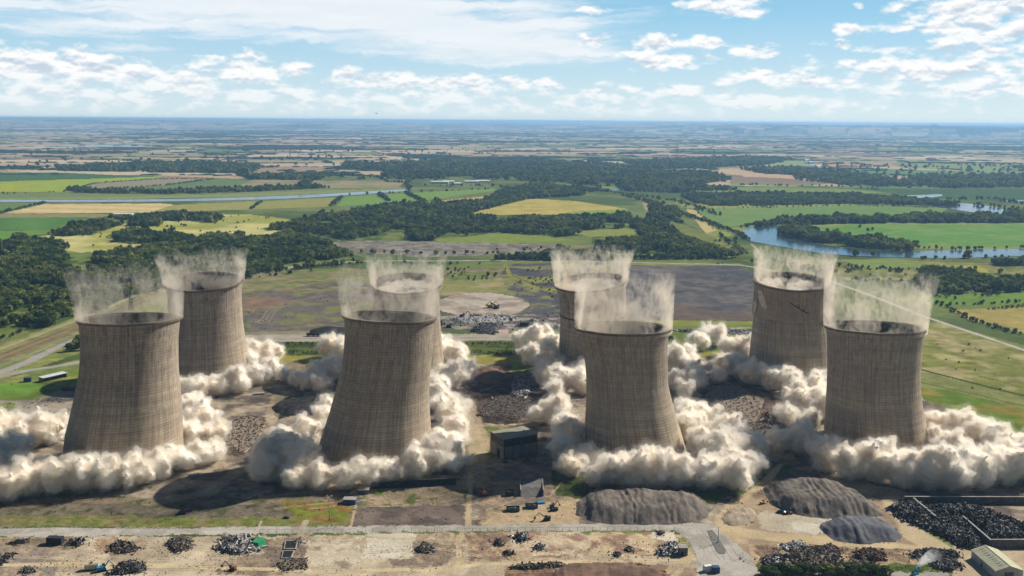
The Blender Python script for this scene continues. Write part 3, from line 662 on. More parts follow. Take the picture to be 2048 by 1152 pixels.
# --- foreground yard
F_([(-400, 1076), (1420, 1068), (1400, 1160), (1400, 1300), (-400, 1300)], (222, 205, 176), nz=.2, ns=18, c2=(196, 178, 152), seed=89, ro=.15)
F_([(-50, 1080), (80, 1076), (170, 1072), (150, 1096), (40, 1100), (-50, 1098)], (180, 160, 132), nz=.3, ns=8, c2=(150, 132, 112), wob=3, ro=.4)
F_([(-50, 1098), (60, 1090), (130, 1104), (120, 1152), (-50, 1160)], (186, 166, 142), nz=.4, ns=9, c2=(160, 146, 132), wob=5, ro=.5)
F_([(190, 1082), (230, 1074), (290, 1080), (280, 1104), (220, 1110), (190, 1104)], (196, 166, 138), nz=.3, ns=7, wob=4, ro=.5)
F_([(515, 1076), (620, 1070), (640, 1104), (610, 1140), (520, 1150), (440, 1144), (480, 1110)], (178, 158, 132), nz=.35, ns=8, c2=(146, 130, 114), wob=5, ro=.6, seed=91)
F_([(640, 1072), (730, 1068), (720, 1100), (700, 1134), (620, 1136), (610, 1100)], (198, 178, 148), nz=.3, ns=9, c2=(220, 206, 182), ro=.3)
F_([(735, 1066), (838, 1066), (832, 1076), (734, 1076)], (222, 210, 188), nz=.1, ns=12)
F_([(734, 1078), (830, 1078), (824, 1118), (722, 1116)], (232, 222, 200), nz=.08, ns=14, c2=(216, 204, 178))
F_([(612, 1104), (722, 1100), (720, 1134), (620, 1134)], (220, 206, 180), nz=.14, ns=9)
F_([(832, 1068), (910, 1062), (914, 1110), (880, 1135), (820, 1132)], (156, 138, 120), nz=.4, ns=8, c2=(190, 168, 140), seed=93, ro=.7)
F_([(775, 1118), (825, 1120), (825, 1132), (785, 1134)], (150, 134, 118), nz=.3, ns=7)
F_([(930, 1064), (1140, 1064), (1140, 1112), (1080, 1122), (940, 1122)], (196, 172, 140), nz=.4, ns=9, c2=(156, 130, 112), th=.5, seed=95, ro=.6)
F_([(1020, 1062), (1160, 1064), (1190, 1080), (1180, 1112), (1020, 1110)], (224, 204, 172), nz=.3, ns=9, c2=(176, 146, 126), th=.53, ro=.4)
F_([(1180, 1066), (1340, 1064), (1360, 1110), (1190, 1116)], (222, 198, 160), nz=.3, ns=9, c2=(170, 142, 120), th=.52, seed=97, ro=.4)
F_([(1300, 1064), (1352, 1064), (1350, 1082), (1300, 1078)], (232, 220, 198), nz=.1)
F_([(1350, 1070), (1372, 1078), (1392, 1110), (1370, 1112)], (150, 146, 92), nz=.3, ns=8)
F_([(1010, 1136), (1180, 1122), (1330, 1130), (1400, 1140), (1400, 1200), (1010, 1200)], (160, 126, 106), nz=.35, ns=10, c2=(128, 100, 84), seed=99, ro=.8)
F_([(1240, 1140), (1400, 1136), (1420, 1180), (1240, 1180)], (170, 146, 124), nz=.3, ns=8, ro=.5)
# tracks
for o in (-3, 0, 3): line([(944, 930), (940, 980), (936, 1050), (918, 1075), (920, 1120), (905, 1135), (840, 1150)], 3.6, (226, 204, 164), alpha=.5); line([(0+o, 1130), (200, 1128+o), (420, 1136), (700, 1142), (900, 1136), (960, 1128), (1200, 1122), (1400, 1118)], 4.2, (232, 210, 168), alpha=.6)
for o in (-2.6, 2.6): line([(944+o, 930), (940+o, 980), (936+o, 1050), (918+o, 1075), (922+o, 1115), (900+o, 1134)], 1.1, (190, 166, 132), alpha=.6)
for o in (-5, 5): line([(1340+o, 1150+o), (1440+o, 1050), (1470+o, 1010), (1530+o, 965), (1560, 930)], 4.5, (214, 192, 156), alpha=.8)
line([(1450, 1060), (1560, 1075), (1700, 1085), (1830, 1100), (1900, 1110)], 16, (222, 200, 160), nz=.12, alpha=.8)
line([(1450, 1110), (1500, 1090), (1600, 1084)], 3, (190, 168, 136), alpha=.6)
line([(1790, 1000), (1830, 1070), (1900, 1110)], 18, (218, 196, 160), nz=.12, alpha=.9)
line([(300, 1005), (420, 985), (520, 905), (560, 780)], 12, (214, 192, 158), nz=.3, alpha=.4)
line([(930, 800), (960, 880), (950, 940)], 16, (212, 190, 158), nz=.25, alpha=.6)
# bottom right verge
F_([(1500, 1132), (1560, 1126), (1880, 1126), (1930, 1140), (1930, 1175), (1500, 1175)], (110, 126, 66), nz=.4, ns=8, c2=(84, 98, 50), seed=103, ro=.5)
F_([(1480, 1146), (1900, 1144), (1900, 1260), (1480, 1260)], (176, 170, 160), nz=.1)
F_([(1905, 1090), (2200, 1080), (2200, 1260), (1905, 1260)], (206, 186, 156), nz=.14, ns=12, ro=.15)
F_([(1500, 1090), (1900, 1100), (1900, 1128), (1500, 1128)], (150, 126, 106), nz=.45, ns=8, c2=(196, 170, 136), seed=105, ro=.7)
# --- left yard and railway
F_([(-500, 690), (0, 690), (170, 628), (340, 566), (345, 640), (300, 700), (180, 700), (0, 760), (-500, 900)], (132, 144, 78), nz=.3, ns=20, c2=(158, 158, 92), seed=107, ro=.2)
line([(-300, 800), (0, 698), (170, 634), (330, 566), (480, 535)], 10, (178, 166, 132), nz=.3)
line([(-300, 815), (0, 710), (170, 644), (330, 578), (480, 545)], 9, (142, 118, 98), nz=.3)
line([(-300, 830), (0, 720), (170, 652), (330, 586), (470, 552)], 9, (150, 124, 104), nz=.3)
line([(-300, 850), (0, 732), (80, 700), (180, 655), (330, 592)], 5, (170, 160, 142), nz=.2)
for o in (0, 5, 10, 16): line([(-60, 741+o), (0, 716+o), (170, 648+o*.8), (330, 582+o*.6)], 1.0, (96, 88, 82), alpha=.8, nz=.2)
line([(0, 703), (170, 638), (330, 570)], 2.6, (122, 136, 62), nz=.5)
F_([(-400, 770), (0, 762), (60, 744), (180, 712), (300, 708), (300, 800), (-400, 830)], (128, 146, 66), nz=.3, ns=20, c2=(160, 160, 84), seed=109)
F_([(-300, 772), (60, 764), (96, 772), (60, 790), (-300, 800)], (122, 160, 66), nz=.2, ns=20)
F_([(-400, 812), (0, 802), (70, 800), (170, 768), (300, 770), (300, 860), (-400, 850)], (182, 170, 150), nz=.25, ns=16, c2=(150, 138, 120), seed=111, ro=.2)
F_([(-300, 806), (30, 806), (34, 830), (-300, 860)], (140, 150, 84), nz=.3, ns=12)
line([(-300, 850), (0, 745), (60, 722), (120, 692), (170, 672), (200, 660)], 13, (182, 176, 170), nz=.1)
line([(-200, 800), (0, 752), (60, 740), (110, 733), (250, 708)], 12, (184, 178, 170), nz=.1)
line([(0, 765), (60, 752), (170, 730), (260, 716)], 4, (130, 124, 108), nz=.3)
line([(60, 803), (100, 790), (150, 770)], 4, (176, 166, 148), nz=.2)
line([(0, 803), (60, 803), (170, 776)], 7, (180, 168, 148), nz=.2)
# --- main roads
line([(330, 582), (480, 556), (600, 533), (720, 523)], 14, (150, 140, 118), nz=.2)
line([(330, 582), (480, 553), (600, 531), (720, 522), (1000, 521), (1250, 524), (1480, 530), (1512, 535), (1660, 562), (1740, 590), (1840, 630), (2048, 700), (2300, 790)], 7.5, (206, 200, 190), nz=.06)
line([(1503, 488), (1520, 505), (1524, 520), (1516, 533)], 6, (186, 176, 158))
line([(690, 476), (668, 486), (690, 500), (730, 514)], 3, (170, 164, 150))
# machine tracks, spoil trails and old foundations in the yard
rt = np.random.RandomState(5)
for i in range(34):
    x = rt.rand()*1350; y = 1080+rt.rand()*66; dx = 60+rt.rand()*160; dy = rt.randn()*10; c_ = [(190, 170, 140), (236, 218, 184), (160, 142, 120)][rt.randint(3)]
    for o in (0, 3.4): line([(x, y+o), (x+dx*.5, y+dy*.3+o), (x+dx, y+dy+o)], 1.0, c_, alpha=.55)
for i in range(40):
    x = 440+rt.rand()*900; y = 1072+rt.rand()*60; w_ = 10+rt.rand()*46; h_ = 3+rt.rand()*10; sk = rt.randn()*3; F_([(x, y), (x+w_, y), (x+w_-sk, y+h_), (x-sk, y+h_)], [(226, 216, 196), (150, 134, 118), (204, 186, 158), (168, 150, 132), (128, 116, 104)][rt.randint(5)], nz=.3, ns=5, alpha=.55, seed=i)
for i in range(26):
    x = 380+rt.rand()*700; y = 770+rt.rand()*270; line([(x, y), (x+20+rt.rand()*40, y-rt.rand()*14), (x+60+rt.rand()*90, y-10-rt.rand()*30)], 1.4, [(214, 196, 164), (128, 112, 98)][i % 2], alpha=.5)
# the old foreground road and junction
F_([(-400, 1056), (0, 1056), (110, 1054), (235, 1056), (700, 1053), (930, 1050), (1390, 1045), (1432, 1050), (1440, 1062), (1500, 1110), (1560, 1200), (1400, 1260), (1392, 1112), (1372, 1074), (1348, 1061), (930, 1062), (500, 1068), (200, 1072), (-400, 1075)], (204, 198, 186), nz=.14, ns=14, c2=(184, 178, 166), seed=113, ro=0)
for a_, b_ in (((400, 1060), (900, 1055)), ((930, 1057), (1380, 1051))): line([a_, b_], .7, (150, 146, 138), alpha=.6)
for o in (0, 10, 24, 40): line([(1392+o, 1060), (1420+o, 1090), (1440+o, 1120)], .9, (150, 146, 140), alpha=.5)
line([(-400, 1056.5), (0, 1056.5), (110, 1054), (235, 1056), (400, 1056)], .9, (70, 70, 62))
for px in (600,): line([(600, 1068), (612, 1042)], 4, (206, 190, 162), alpha=.8); line([(510, 1070), (523, 1042)], 1.5, (214, 200, 176), alpha=.8)
line([(702, 1052), (712, 1010)], 1.6, (214, 190, 150), alpha=.8)
# --- relief: rough rubble, low far hills
near = Dd < 2200
hn = fbm(X/7, Yw/7, 201, 3)-.5+.6*(fbm(X/2.2, Yw/2.2, 203, 2)-.5)
hgt += np.where(near, rough*hn*1.5, 0)
hgt += np.where(near, .35*(fbm(X/45, Yw/45, 205, 3)-.5), 0)*(rough > .1)
def far_h(x, y):
    d = np.hypot(x, y); e = np.clip((d-23300)/2000, 0, 1); e = e*e*(3-2*e)
    return e*(150+60*fbm(x/2500, y/2500, 215, 3))*np.clip((x-2200+1500*fbm(x/3000, y/3000, 217, 2))/5000, 0, 1)*np.clip((60000-d)/20000, 0, 1)
hgt += far_h(X, Yw)
ridge = np.clip((Dd-26000)/9000, 0, 1); hl = np.clip((.0-X/Yw.clip(1))*1.4+.55, 0.12, 1)
hgt += ridge*(70+240*fbm(X/9000+3, Yw/14000, 207, 4))*hl*np.clip((FAR+2000-Dd)/9000, 0, 1)
hgt += np.clip((Dd-12000)/9000, 0, 1)*30*(fbm(X/5000, Yw/5000, 209, 3)-.5)
# hollows for the rivers are shallow; the water sheet lies a hand above
colr = np.clip(colr, .005, .85)
Vg = np.stack([X, Yw, hgt], 1)
i = np.arange(nr-1)[:, None]; j = np.arange(na)[None]; j2 = (j+1) % na
Fg = np.stack([i*na+j, i*na+j2+0*i, (i+1)*na+j2, (i+1)*na+j+0*i], -1).reshape(-1, 4)[:, ::-1]
inner = len(Vg); Vg = np.vstack([Vg, [[0, 0, 0]]]); colr = np.vstack([colr, colr[:1]])
Ft = np.stack([np.arange(na), (np.arange(na)+1) % na, np.full(na, inner)], 1)
GM, nt = new_mat('ground_cover'); t = NT(nt)
tc = t.n('ShaderNodeTexCoord').outputs['Object']; vc = t.n('ShaderNodeAttribute', attribute_name='cover').outputs['Color']
n1 = t.noise(tc, .7, 6, .75); n2 = t.noise(tc, .055, 4, .6)
k_ = t.m('ADD', t.m('MULTIPLY', t.ramp(n1, [(.32, 0), (.68, 1)]), .55), t.m('MULTIPLY_ADD', t.ramp(n2, [(.3, 0), (.7, 1)]), .26, .60))
c = t.n('ShaderNodeVectorMath', {0: vc, 1: t.n('ShaderNodeCombineXYZ', {0: k_, 1: k_, 2: k_}).outputs[0]}, operation='MULTIPLY').outputs[0]
b = t.n('ShaderNodeBump', {'Height': t.noise(tc, .8, 4, .7), 'Strength': .35, 'Distance': .5})
p = t.n('ShaderNodeBsdfPrincipled', {'Base Color': c, 'Roughness': 1.0, 'Specular IOR Level': .0, 'Normal': b.outputs[0]})
t.n('ShaderNodeOutputMaterial', {0: p.outputs[0]})
ground = mesh_np('ground', Vg, [Fg, Ft], GM, None, True, {'cover': ('FLOAT_COLOR', 'POINT', np.hstack([colr, np.ones((len(colr), 1))]))})
tag(ground, 'farmland plain with the cleared works site in front', kind='structure')
def ground_z(x, y):
    return 0.0
# --- water
WM, nt = new_mat('river_water'); t = NT(nt)
tc = t.n('ShaderNodeTexCoord').outputs['Object']
b = t.n('ShaderNodeBump', {'Height': t.noise(t.n('ShaderNodeVectorMath', {0: tc, 1: (.5, 1.4, 1)}, operation='MULTIPLY').outputs[0], .35, 3, .6), 'Strength': .22, 'Distance': .4})
p = t.n('ShaderNodeBsdfPrincipled', {'Base Color': (.035, .06, .085, 1), 'Roughness': .12, 'IOR': 1.33, 'Specular IOR Level': .5, 'Normal': b.outputs[0]})
t.n('ShaderNodeOutputMaterial', {0: p.outputs[0]})
def water(name, pts, label):
    P = GP(pts); n = len(P)
    # round the outline
    for _ in range(2):
        Q = np.roll(P, -1, 0); P = np.stack([P*.75+Q*.25, P*.25+Q*.75], 1).reshape(-1, 2)
    bm = bmesh.new(); vs = [bm.verts.new((x, y, .9)) for x, y in P]; f = bm.faces.new(vs); bmesh.ops.triangulate(bm, faces=[f])
    bmesh.ops.recalc_face_normals(bm, faces=bm.faces)
    me = bpy.data.meshes.new(name); bm.to_mesh(me); bm.free(); me.materials.append(WM)
    if len(me.polygons) and me.polygons[0].normal.z < 0: me.flip_normals()
    o = bpy.data.objects.new(name, me); COL.objects.link(o); tag(o, label, kind='structure')
water('river', [(-300, 400), (0, 399.5), (260, 400.5), (500, 395), (640, 389), (820, 378.5), (832, 381), (700, 391), (560, 399), (300, 404.5), (0, 404.5), (-300, 406)], 'pale straight river reach across the left fields')
water('river', [(1483, 464), (1492, 458), (1510, 453), (1540, 449.5), (1556, 451), (1552, 458), (1556, 470), (1575, 478), (1620, 486), (1700, 498), (1800, 504.5), (1900, 501), (2048, 498.5), (2300, 498), (2300, 512), (2048, 512), (1950, 516.5), (1850, 517), (1740, 514), (1640, 508), (1570, 495), (1520, 487), (1488, 480), (1480, 472)], 'blue river bend looping round the green island field')
water('river', [(1222, 379), (1340, 382), (1480, 385.5), (1560, 388), (1700, 392), (1840, 391), (1880, 388), (1890, 392), (1850, 397), (1740, 395.5), (1560, 392), (1440, 389), (1340, 386), (1222, 382)], 'thin far river reach behind the willow belt')
water('river', [(1830, 402), (1880, 402), (1960, 410), (2010, 418), (2014, 428), (1980, 430), (1910, 420), (1850, 409)], 'river pool among the trees at the far right')
water('river', [(1985, 400), (2200, 402), (2200, 409), (2010, 405)], 'thin river reach at the right edge')
water('reservoir', [(100, 290), (240, 289.5), (320, 290.5), (330, 292.5), (230, 294), (120, 293)], 'long pale sheet of water among far fields')
water('river', [(1608, 321), (1614, 321), (1634, 332), (1628, 334), (1612, 326)], 'small pale canal end among the far trees')
# ---------------------------------------------------------------- trees
def leaf_mat(name, c1, c2, c3):
    m, nt = new_mat(name); t = NT(nt)
    tc = t.n('ShaderNodeTexCoord').outputs['Object']; at = t.n('ShaderNodeAttribute', attribute_name='tint').outputs['Fac']; rnd = t.n('ShaderNodeObjectInfo').outputs['Random']
    f = t.m('FRACT', t.m('ADD', at, rnd))
    c = t.ramp(f, [(0.0, c1), (.45, c2), (.8, c1), (1.0, c3)])
    nn = t.noise(tc, .9, 3); k = t.m('MULTIPLY_ADD', nn, .9, .55)
    c = t.n('ShaderNodeVectorMath', {0: c, 1: t.n('ShaderNodeCombineXYZ', {0: k, 1: k, 2: k}).outputs[0]}, operation='MULTIPLY').outputs[0]
    d = t.n('ShaderNodeBsdfDiffuse', {'Color': c}); tr = t.n('ShaderNodeBsdfTranslucent', {'Color': t.mix(.5, c, (.10, .13, .02))})
    mx = t.n('ShaderNodeMixShader', {0: .38, 1: d.outputs[0], 2: tr.outputs[0]}); t.n('ShaderNodeOutputMaterial', {0: mx.outputs[0]})
    return m
LEAF = leaf_mat('foliage', (.06, .10, .028), (.24, .26, .07), (.035, .07, .026))
LEAFD = leaf_mat('dark_foliage', (.05, .08, .032), (.075, .11, .04), (.035, .06, .03))
BARK = pbr('bark', (.10, .075, .055), .95, vary=.3)
def crown_tmpl(nq, size, seed, lobes=7, tall=1.0, core=True):
    """leaf clumps: nq leaf faces spread over several lobes, unit crown (radius 1, base at z 0)"""
    rs = np.random.RandomState(seed)
    L = []
    for i in range(lobes):
        a = rs.rand()*2*PI; r = (.15+.5*rs.rand()) if i else 0; L.append((r*math.cos(a), r*math.sin(a), (.55+.75*rs.rand())*tall, .38+.3*rs.rand()))
    Vs = []; 
    per = nq//lobes
    for (cx_, cy_, cz, r) in L:
        n = rs.randn(per, 3); n /= np.linalg.norm(n, axis=1)[:, None]; n[:, 2] = np.where(n[:, 2] < -.5, -n[:, 2], n[:, 2])
        c = np.array([cx_, cy_, cz])+n*r*(.72+.35*rs.rand(per, 1))
        nn = n+rs.randn(per, 3)*.45; nn /= np.linalg.norm(nn, axis=1)[:, None]
        u = np.cross(nn, rs.randn(per, 3)); u /= np.linalg.norm(u, axis=1)[:, None]; w = np.cross(nn, u)
        s = size*(.6+.8*rs.rand(per, 1))
        Vs.append(np.stack([c-u*s-w*s*.6, c+u*s*.7-w*s, c+u*s+w*s*.7, c-u*s*.6+w*s], 1))
    Vs = np.concatenate(Vs).reshape(-1, 3); F = np.arange(len(Vs)).reshape(-1, 4)
    return Vs, F, L
def inpx(q, h, poly, frac=.85):
    P = np.array(poly, float); bx, by = to_px(q[:, 0], q[:, 1]); r = np.stack([q[:, 0], q[:, 1], h*frac], 1)-np.array([0, 0, CAM_H]); w = r @ FW
    tx_, ty_ = 1024+FPX*(r @ RT)/w, 576-FPX*(r @ UP)/w
    return inpoly(bx, by, P), inpoly(tx_, ty_, P)
def poisson_px(poly, spacing, jit=.5, rs=RS, wobm=10):
    P = GP(poly); x0, y0 = P.min(0); x1, y1 = P.max(0)
    nx, ny = int((x1-x0)/spacing)+2, int((y1-y0)/spacing)+2
    if nx*ny > 400000: return np.zeros((0, 2))
    gx, gy = np.meshgrid(np.arange(nx), np.arange(ny)); x = x0+(gx.ravel()+jit*(rs.rand(nx*ny)*2-1))*spacing; y = y0+(gy.ravel()+jit*(rs.rand(nx*ny)*2-1))*spacing
    xx = x+wobm*(fbm(x/30, y/30, 5, 3)-.5)*2; yy = y+wobm*2*(fbm(x/30+9, y/30, 6, 3)-.5)*2
    m = inpoly(xx, yy, P); return np.stack([x[m], y[m]], 1)
WATERPX = [[(1483, 464), (1510, 451), (1556, 449), (1558, 470), (1620, 484), (1800, 503), (2300, 497), (2300, 513), (1850, 518), (1640, 509), (1488, 482)]]
AVOIDPX = [p for p in WATERPX+[[(940, 426), (1062, 397), (1150, 402), (1256, 418), (1225, 424), (1110, 429), (1000, 430)],
  [(870, 480), (1000, 465), (1110, 472), (1150, 482), (1000, 488), (880, 486)], [(1130, 462), (1270, 456), (1290, 470), (1180, 474)], [(1330, 440), (1350, 443), (1450, 480), (1480, 500), (1440, 494), (1370, 470)],
  [(655, 487), (720, 481), (1000, 486), (1120, 491), (1110, 499), (1000, 508), (860, 515), (720, 506)]]]
ALL = []   # x, y, height
for kx, P in WOODS.items():
    yc = np.mean([p[1] for p in P]); far_ = yc < 375
    sp = {'w1': 10.5, 'w5': 9.5}.get(kx, 11 if yc > 400 else (20 if yc < 350 else 17))
    q = poisson_px(P, sp, wobm=8 if not far_ else 30)
    # thin out with noise: gaps and clearings
    if not len(q): continue
    gp = fbm(q[:, 0]/(70 if not far_ else 220), q[:, 1]/(70 if not far_ else 220), 301, 3); q = q[gp > (.395 if kx in ('w1', 'w5', 'w6', 'w7') else .33)]
    m = np.ones(len(q), bool)
    hh = (3+13*fbm(q[:, 0]/40, q[:, 1]/40, 303, 2)+6*RS.rand(len(q))**2)*(1.0 if not far_ else 1.3)
    if kx == 'w1': hh = 9+9*RS.rand(len(q))
    if kx in ('w9', 'w10'): hh *= 1.15
    if kx == 'w17': hh *= .8
    for A in AVOIDPX:
        a_, b_ = inpx(q, hh, A); m &= ~a_ & ~b_
    a_, b_ = inpx(q, hh, P, .55)
    if kx in ('w9', 'w10', 'w17', 'w18', 'w19', 'w20', 'w21'): b_ = b_ | True
    xx, yy = to_px(q[:, 0], q[:, 1]); m &= b_ | (vnoise(q[:, 0]/25, q[:, 1]/25, 9) > .8)
    ALL.append(np.column_stack([q, hh])[m])
def tree_line(pts, sp, h, jit=3.0, gap=0.0, w=0):
    P = GP(pts)
    out = []
    for a, b in zip(P[:-1], P[1:]):
        L = np.linalg.norm(b-a); n = int(L/sp)+1; tt = (np.arange(n)+RS.rand(n)*.6)/n; q = a+(b-a)*tt[:, None]+RS.randn(n, 2)*(jit+w); out.append(q)
    q = np.vstack(out); q = q[RS.rand(len(q)) > gap]
    ALL.append(np.column_stack([q, h*(.65+.6*RS.rand(len(q)))]))
TL = [
 ([(500, 419), (524, 403)], 7, 6), ([(660, 413), (682, 394)], 7, 7), ([(812, 386), (850, 405)], 6, 9), ([(757, 388), (778, 402)], 6, 9), ([(0, 427), (90, 406)], 9, 7), ([(200, 379), (330, 371), (430, 358)], 9, 6), ([(820, 379), (815, 362), (835, 356)], 8, 12),
 ([(0, 363), (200, 357), (330, 352)], 20, 4, 3, .4), ([(125, 384), (190, 367), (300, 359), (420, 357)], 9, 5), ([(700, 390), (990, 378)], 30, 8, 5, .4), ([(1380, 419), (1500, 416), (1700, 411), (1898, 416)], 10, 4, 2, .3), ([(1392, 420), (1430, 460)], 18, 6, 3, .5),
 ([(1500, 411), (1545, 416)], 8, 6), ([(1840, 520), (1960, 517), (2048, 514), (2200, 508)], 14, 7, 4, .3), ([(1830, 497), (1920, 500), (2048, 496), (2200, 494)], 12, 8, 4, .25), ([(1510, 455), (1600, 442), (1700, 438)], 9, 11, 5), ([(1484, 455), (1530, 445), (1600, 440)], 10, 8, 4, .2),
 ([(1886, 612), (1940, 640), (2010, 662), (2080, 676)], 6, 5, 2), ([(1850, 606), (1900, 611), (2100, 602)], 7, 5, 2, .2), ([(1842, 545), (1870, 552)], 7, 8), ([(1850, 596), (1960, 590)], 12, 5, 3, .5), ([(1980, 620), (2100, 608)], 6, 4, 1),
 ([(480, 550), (600, 537), (700, 528), (720, 527)], 5, 8, 8), ([(480, 560), (560, 550), (640, 540)], 9, 5, 4, .3), ([(740, 528), (880, 530), (960, 528)], 12, 6, 5, .5), ([(720, 506), (880, 510), (1000, 508)], 9, 9, 5, .3),
 ([(0, 680), (120, 634), (165, 616)], 8, 5, 3), ([(170, 616), (330, 562), (470, 535)], 7, 7, 5, .2), ([(160, 640), (340, 572)], 14, 3, 2, .3), ([(1250, 519), (1460, 519)], 7, 9, 3, .1), ([(990, 519), (1250, 521)], 8, 7, 3, .1),
 ([(1270, 380), (1480, 392), (1560, 400)], 12, 9, 8, .2), ([(1060, 366), (1220, 384), (1360, 404), (1440, 432)], 11, 8, 8, .2), ([(1340, 420), (1400, 440), (1480, 470), (1500, 480)], 8, 8, 5, .1), ([(1440, 470), (1490, 510)], 8, 7, 4, .2),
 ([(1480, 370), (1700, 374), (1760, 380)], 16, 9, 6, .3), ([(1590, 360), (1720, 372)], 22, 14, 4, .3), ([(560, 334), (520, 336)], 10, 12), ([(640, 347), (760, 356)], 12, 12, 6), ([(1000, 375), (1180, 381), (1220, 384)], 10, 9, 5),
 ([(840, 372), (960, 372), (1010, 374)], 14, 9, 5, .3), ([(1700, 394), (1850, 402), (1990, 414), (2060, 420)], 14, 10, 8, .3), ([(1880, 400), (1990, 398), (2060, 410)], 14, 10, 8, .3), ([(2010, 420), (2060, 428)], 9, 10, 5),
 ([(770, 364), (820, 366)], 10, 10, 5), ([(600, 377), (620, 366)], 8, 20, 3, .2), ([(478, 352), (484, 351), (496, 352)], 10, 28, 1), ([(0, 388), (130, 384)], 20, 6, 4, .3), ([(1250, 392), (1300, 404), (1310, 430)], 9, 8, 8),
 ([(1020, 700), (1110, 690)], 5, 3, 3), ([(300, 690), (1120, 688)], 4, 3, 2), ([(300, 706), (1120, 706)], 4, 2.5, 2)]
for a in TL: tree_line(*a)
# small bushes on the open parts
for poly, n, h in (([(80, 474), (250, 430), (500, 428), (650, 448), (600, 485), (300, 522), (110, 512)], 90, 4), ([(1480, 520), (1840, 540), (2060, 590), (1900, 600), (1690, 560)], 150, 5), ([(1030, 528), (1110, 540), (1110, 600), (1010, 575)], 30, 3),
                   ([(1850, 660), (2048, 720), (2048, 860), (1870, 780)], 12, 1.8), ([(990, 500), (1480, 480), (1480, 515), (1000, 515)], 120, 6), ([(1380, 400), (1900, 402), (1880, 412), (1400, 412)], 160, 5), ([(870, 540), (1020, 530), (1010, 560), (880, 560)], 26, 4),
                   ([(1640, 330), (2048, 330), (2048, 375), (1640, 370)], 200, 12), ([(0, 300), (1000, 296), (1000, 330), (0, 340)], 160, 14)):
    P = GP(poly); x0, y0 = P.min(0); x1, y1 = P.max(0); q = np.column_stack([x0+(x1-x0)*RS.rand(n*9), y0+(y1-y0)*RS.rand(n*9)]); q = q[inpoly(q[:, 0], q[:, 1], P) & (fbm(q[:, 0]/55, q[:, 1]/55, 88, 3) > .47)][:int(n*1.3)]
    ALL.append(np.column_stack([q, h*(.6+.8*RS.rand(len(q)))]))
# the railway-side bush clump seen left of the first tower
ALL.append(np.array([[*G(x, y)[:2], h] for x, y, h in ((140, 703, 11), (150, 701, 12), (158, 697, 13), (162, 690, 13), (168, 700, 12), (172, 690, 12), (1936, 516, 17), (1930, 517, 12), (1712, 513, 13), (1745, 513, 12), (600, 377, 26), (604, 378, 22), (1655, 463, 9), (1675, 462, 8), (1720, 456, 8), (1735, 462, 7), (1745, 461, 8), (976, 552, 7), (992, 551, 6), (948, 562, 5), (1064, 646, 6), (1950, 540, 9), (2000, 548, 10))]))
T_ = np.vstack(ALL)
ppx, ppy = to_px(T_[:, 0], T_[:, 1])
inv = (ppx > -420) & (ppx < 2470); T_ = T_[inv]; ppx = ppx[inv]; ppy = ppy[inv]
dist = np.hypot(T_[:, 0], T_[:, 1])
inview = (ppx > 5) & (ppx < 2043) & (T_[:, 2] > 5.5)
# keep those hidden by the towers out of the individual ones
hid = np.zeros(len(T_), bool)
for (x0, x1, y0, y1) in ((163, 357, 640, 930), (345, 482, 575, 760), (688, 880, 620, 900), (1112, 1250, 570, 760), (1510, 1655, 560, 760), (1655, 1850, 650, 900), (300, 1120, 684, 712)): hid |= (ppx > x0) & (ppx < x1) & (ppy > y0) & (ppy < y1)
size = T_[:, 2]/dist
cand = np.where(inview & ~hid)[0]; pick = cand[np.argsort(-size[cand])][:296]
solo = np.zeros(len(T_), bool); solo[pick] = True
# individual trees
protos = []
for s_ in range(5):
    cv, cf, L = crown_tmpl(330, .17, 400+s_, 9, 1.0)
    def mkproto():
        root = empty('tree', (0, -500, -300))
        cvv = cv*np.array([.62, .62, .62]); cvv[:, 2] = cvv[:, 2]/ (1.75*.62)*.86+.08
        tint = np.repeat(np.random.RandomState(s_).rand(len(cf)), 4)*.25
        mesh_np('crown', cvv*np.array([.72, .72, 1]), [cf], LEAF if s_ != 3 else LEAFD, root, False, {'tint': ('FLOAT', 'POINT', tint)})
        mb = MB(); mb.tube((0, 0, -.02), (.01, .01, .45), .035, .02, 6)
        for (lx, ly, lz, lr) in L[:5]: mb.tube((.01, .01, .28), (lx*.4, ly*.4, .35+lz*.22), .014, .006, 4)
        mb.build('trunk', BARK, root)
        return root
    protos.append(mkproto())
ptx, pty = to_px(T_[:, 0], T_[:, 1])
def where(px, py):
    if px < 340 and py > 600: return 'in the wood beside the railway at the left edge'
    if px < 340 and py > 530: return 'in the dense wood behind the leftmost tower'
    if px < 340: return 'on the rough heath at the far left'
    if px < 720: return 'in the mixed wood beyond the rear left tower'
    if px < 1120: return 'along the track beyond the middle towers'
    if px < 1500: return 'in the wood behind the dark ash field'
    if py > 590: return 'in the hedge round the tan field at the right'
    return 'on the river meadows beyond the right towers'
used = set()
for n_, i_ in enumerate(pick):
    k_ = n_ % 5
    r = protos[k_] if n_ < 5 else copy_tree(protos[k_])
    h = T_[i_, 2]; w = h*(.95+.45*RS.rand()); r.location = (T_[i_, 0], T_[i_, 1], -.1); r.scale = (w, w, h); r.rotation_euler.z = RS.rand()*6.28
    tag(r, 'leafy green tree '+where(ptx[i_], pty[i_]), 'tree', 'trees '+where(ptx[i_], pty[i_]))
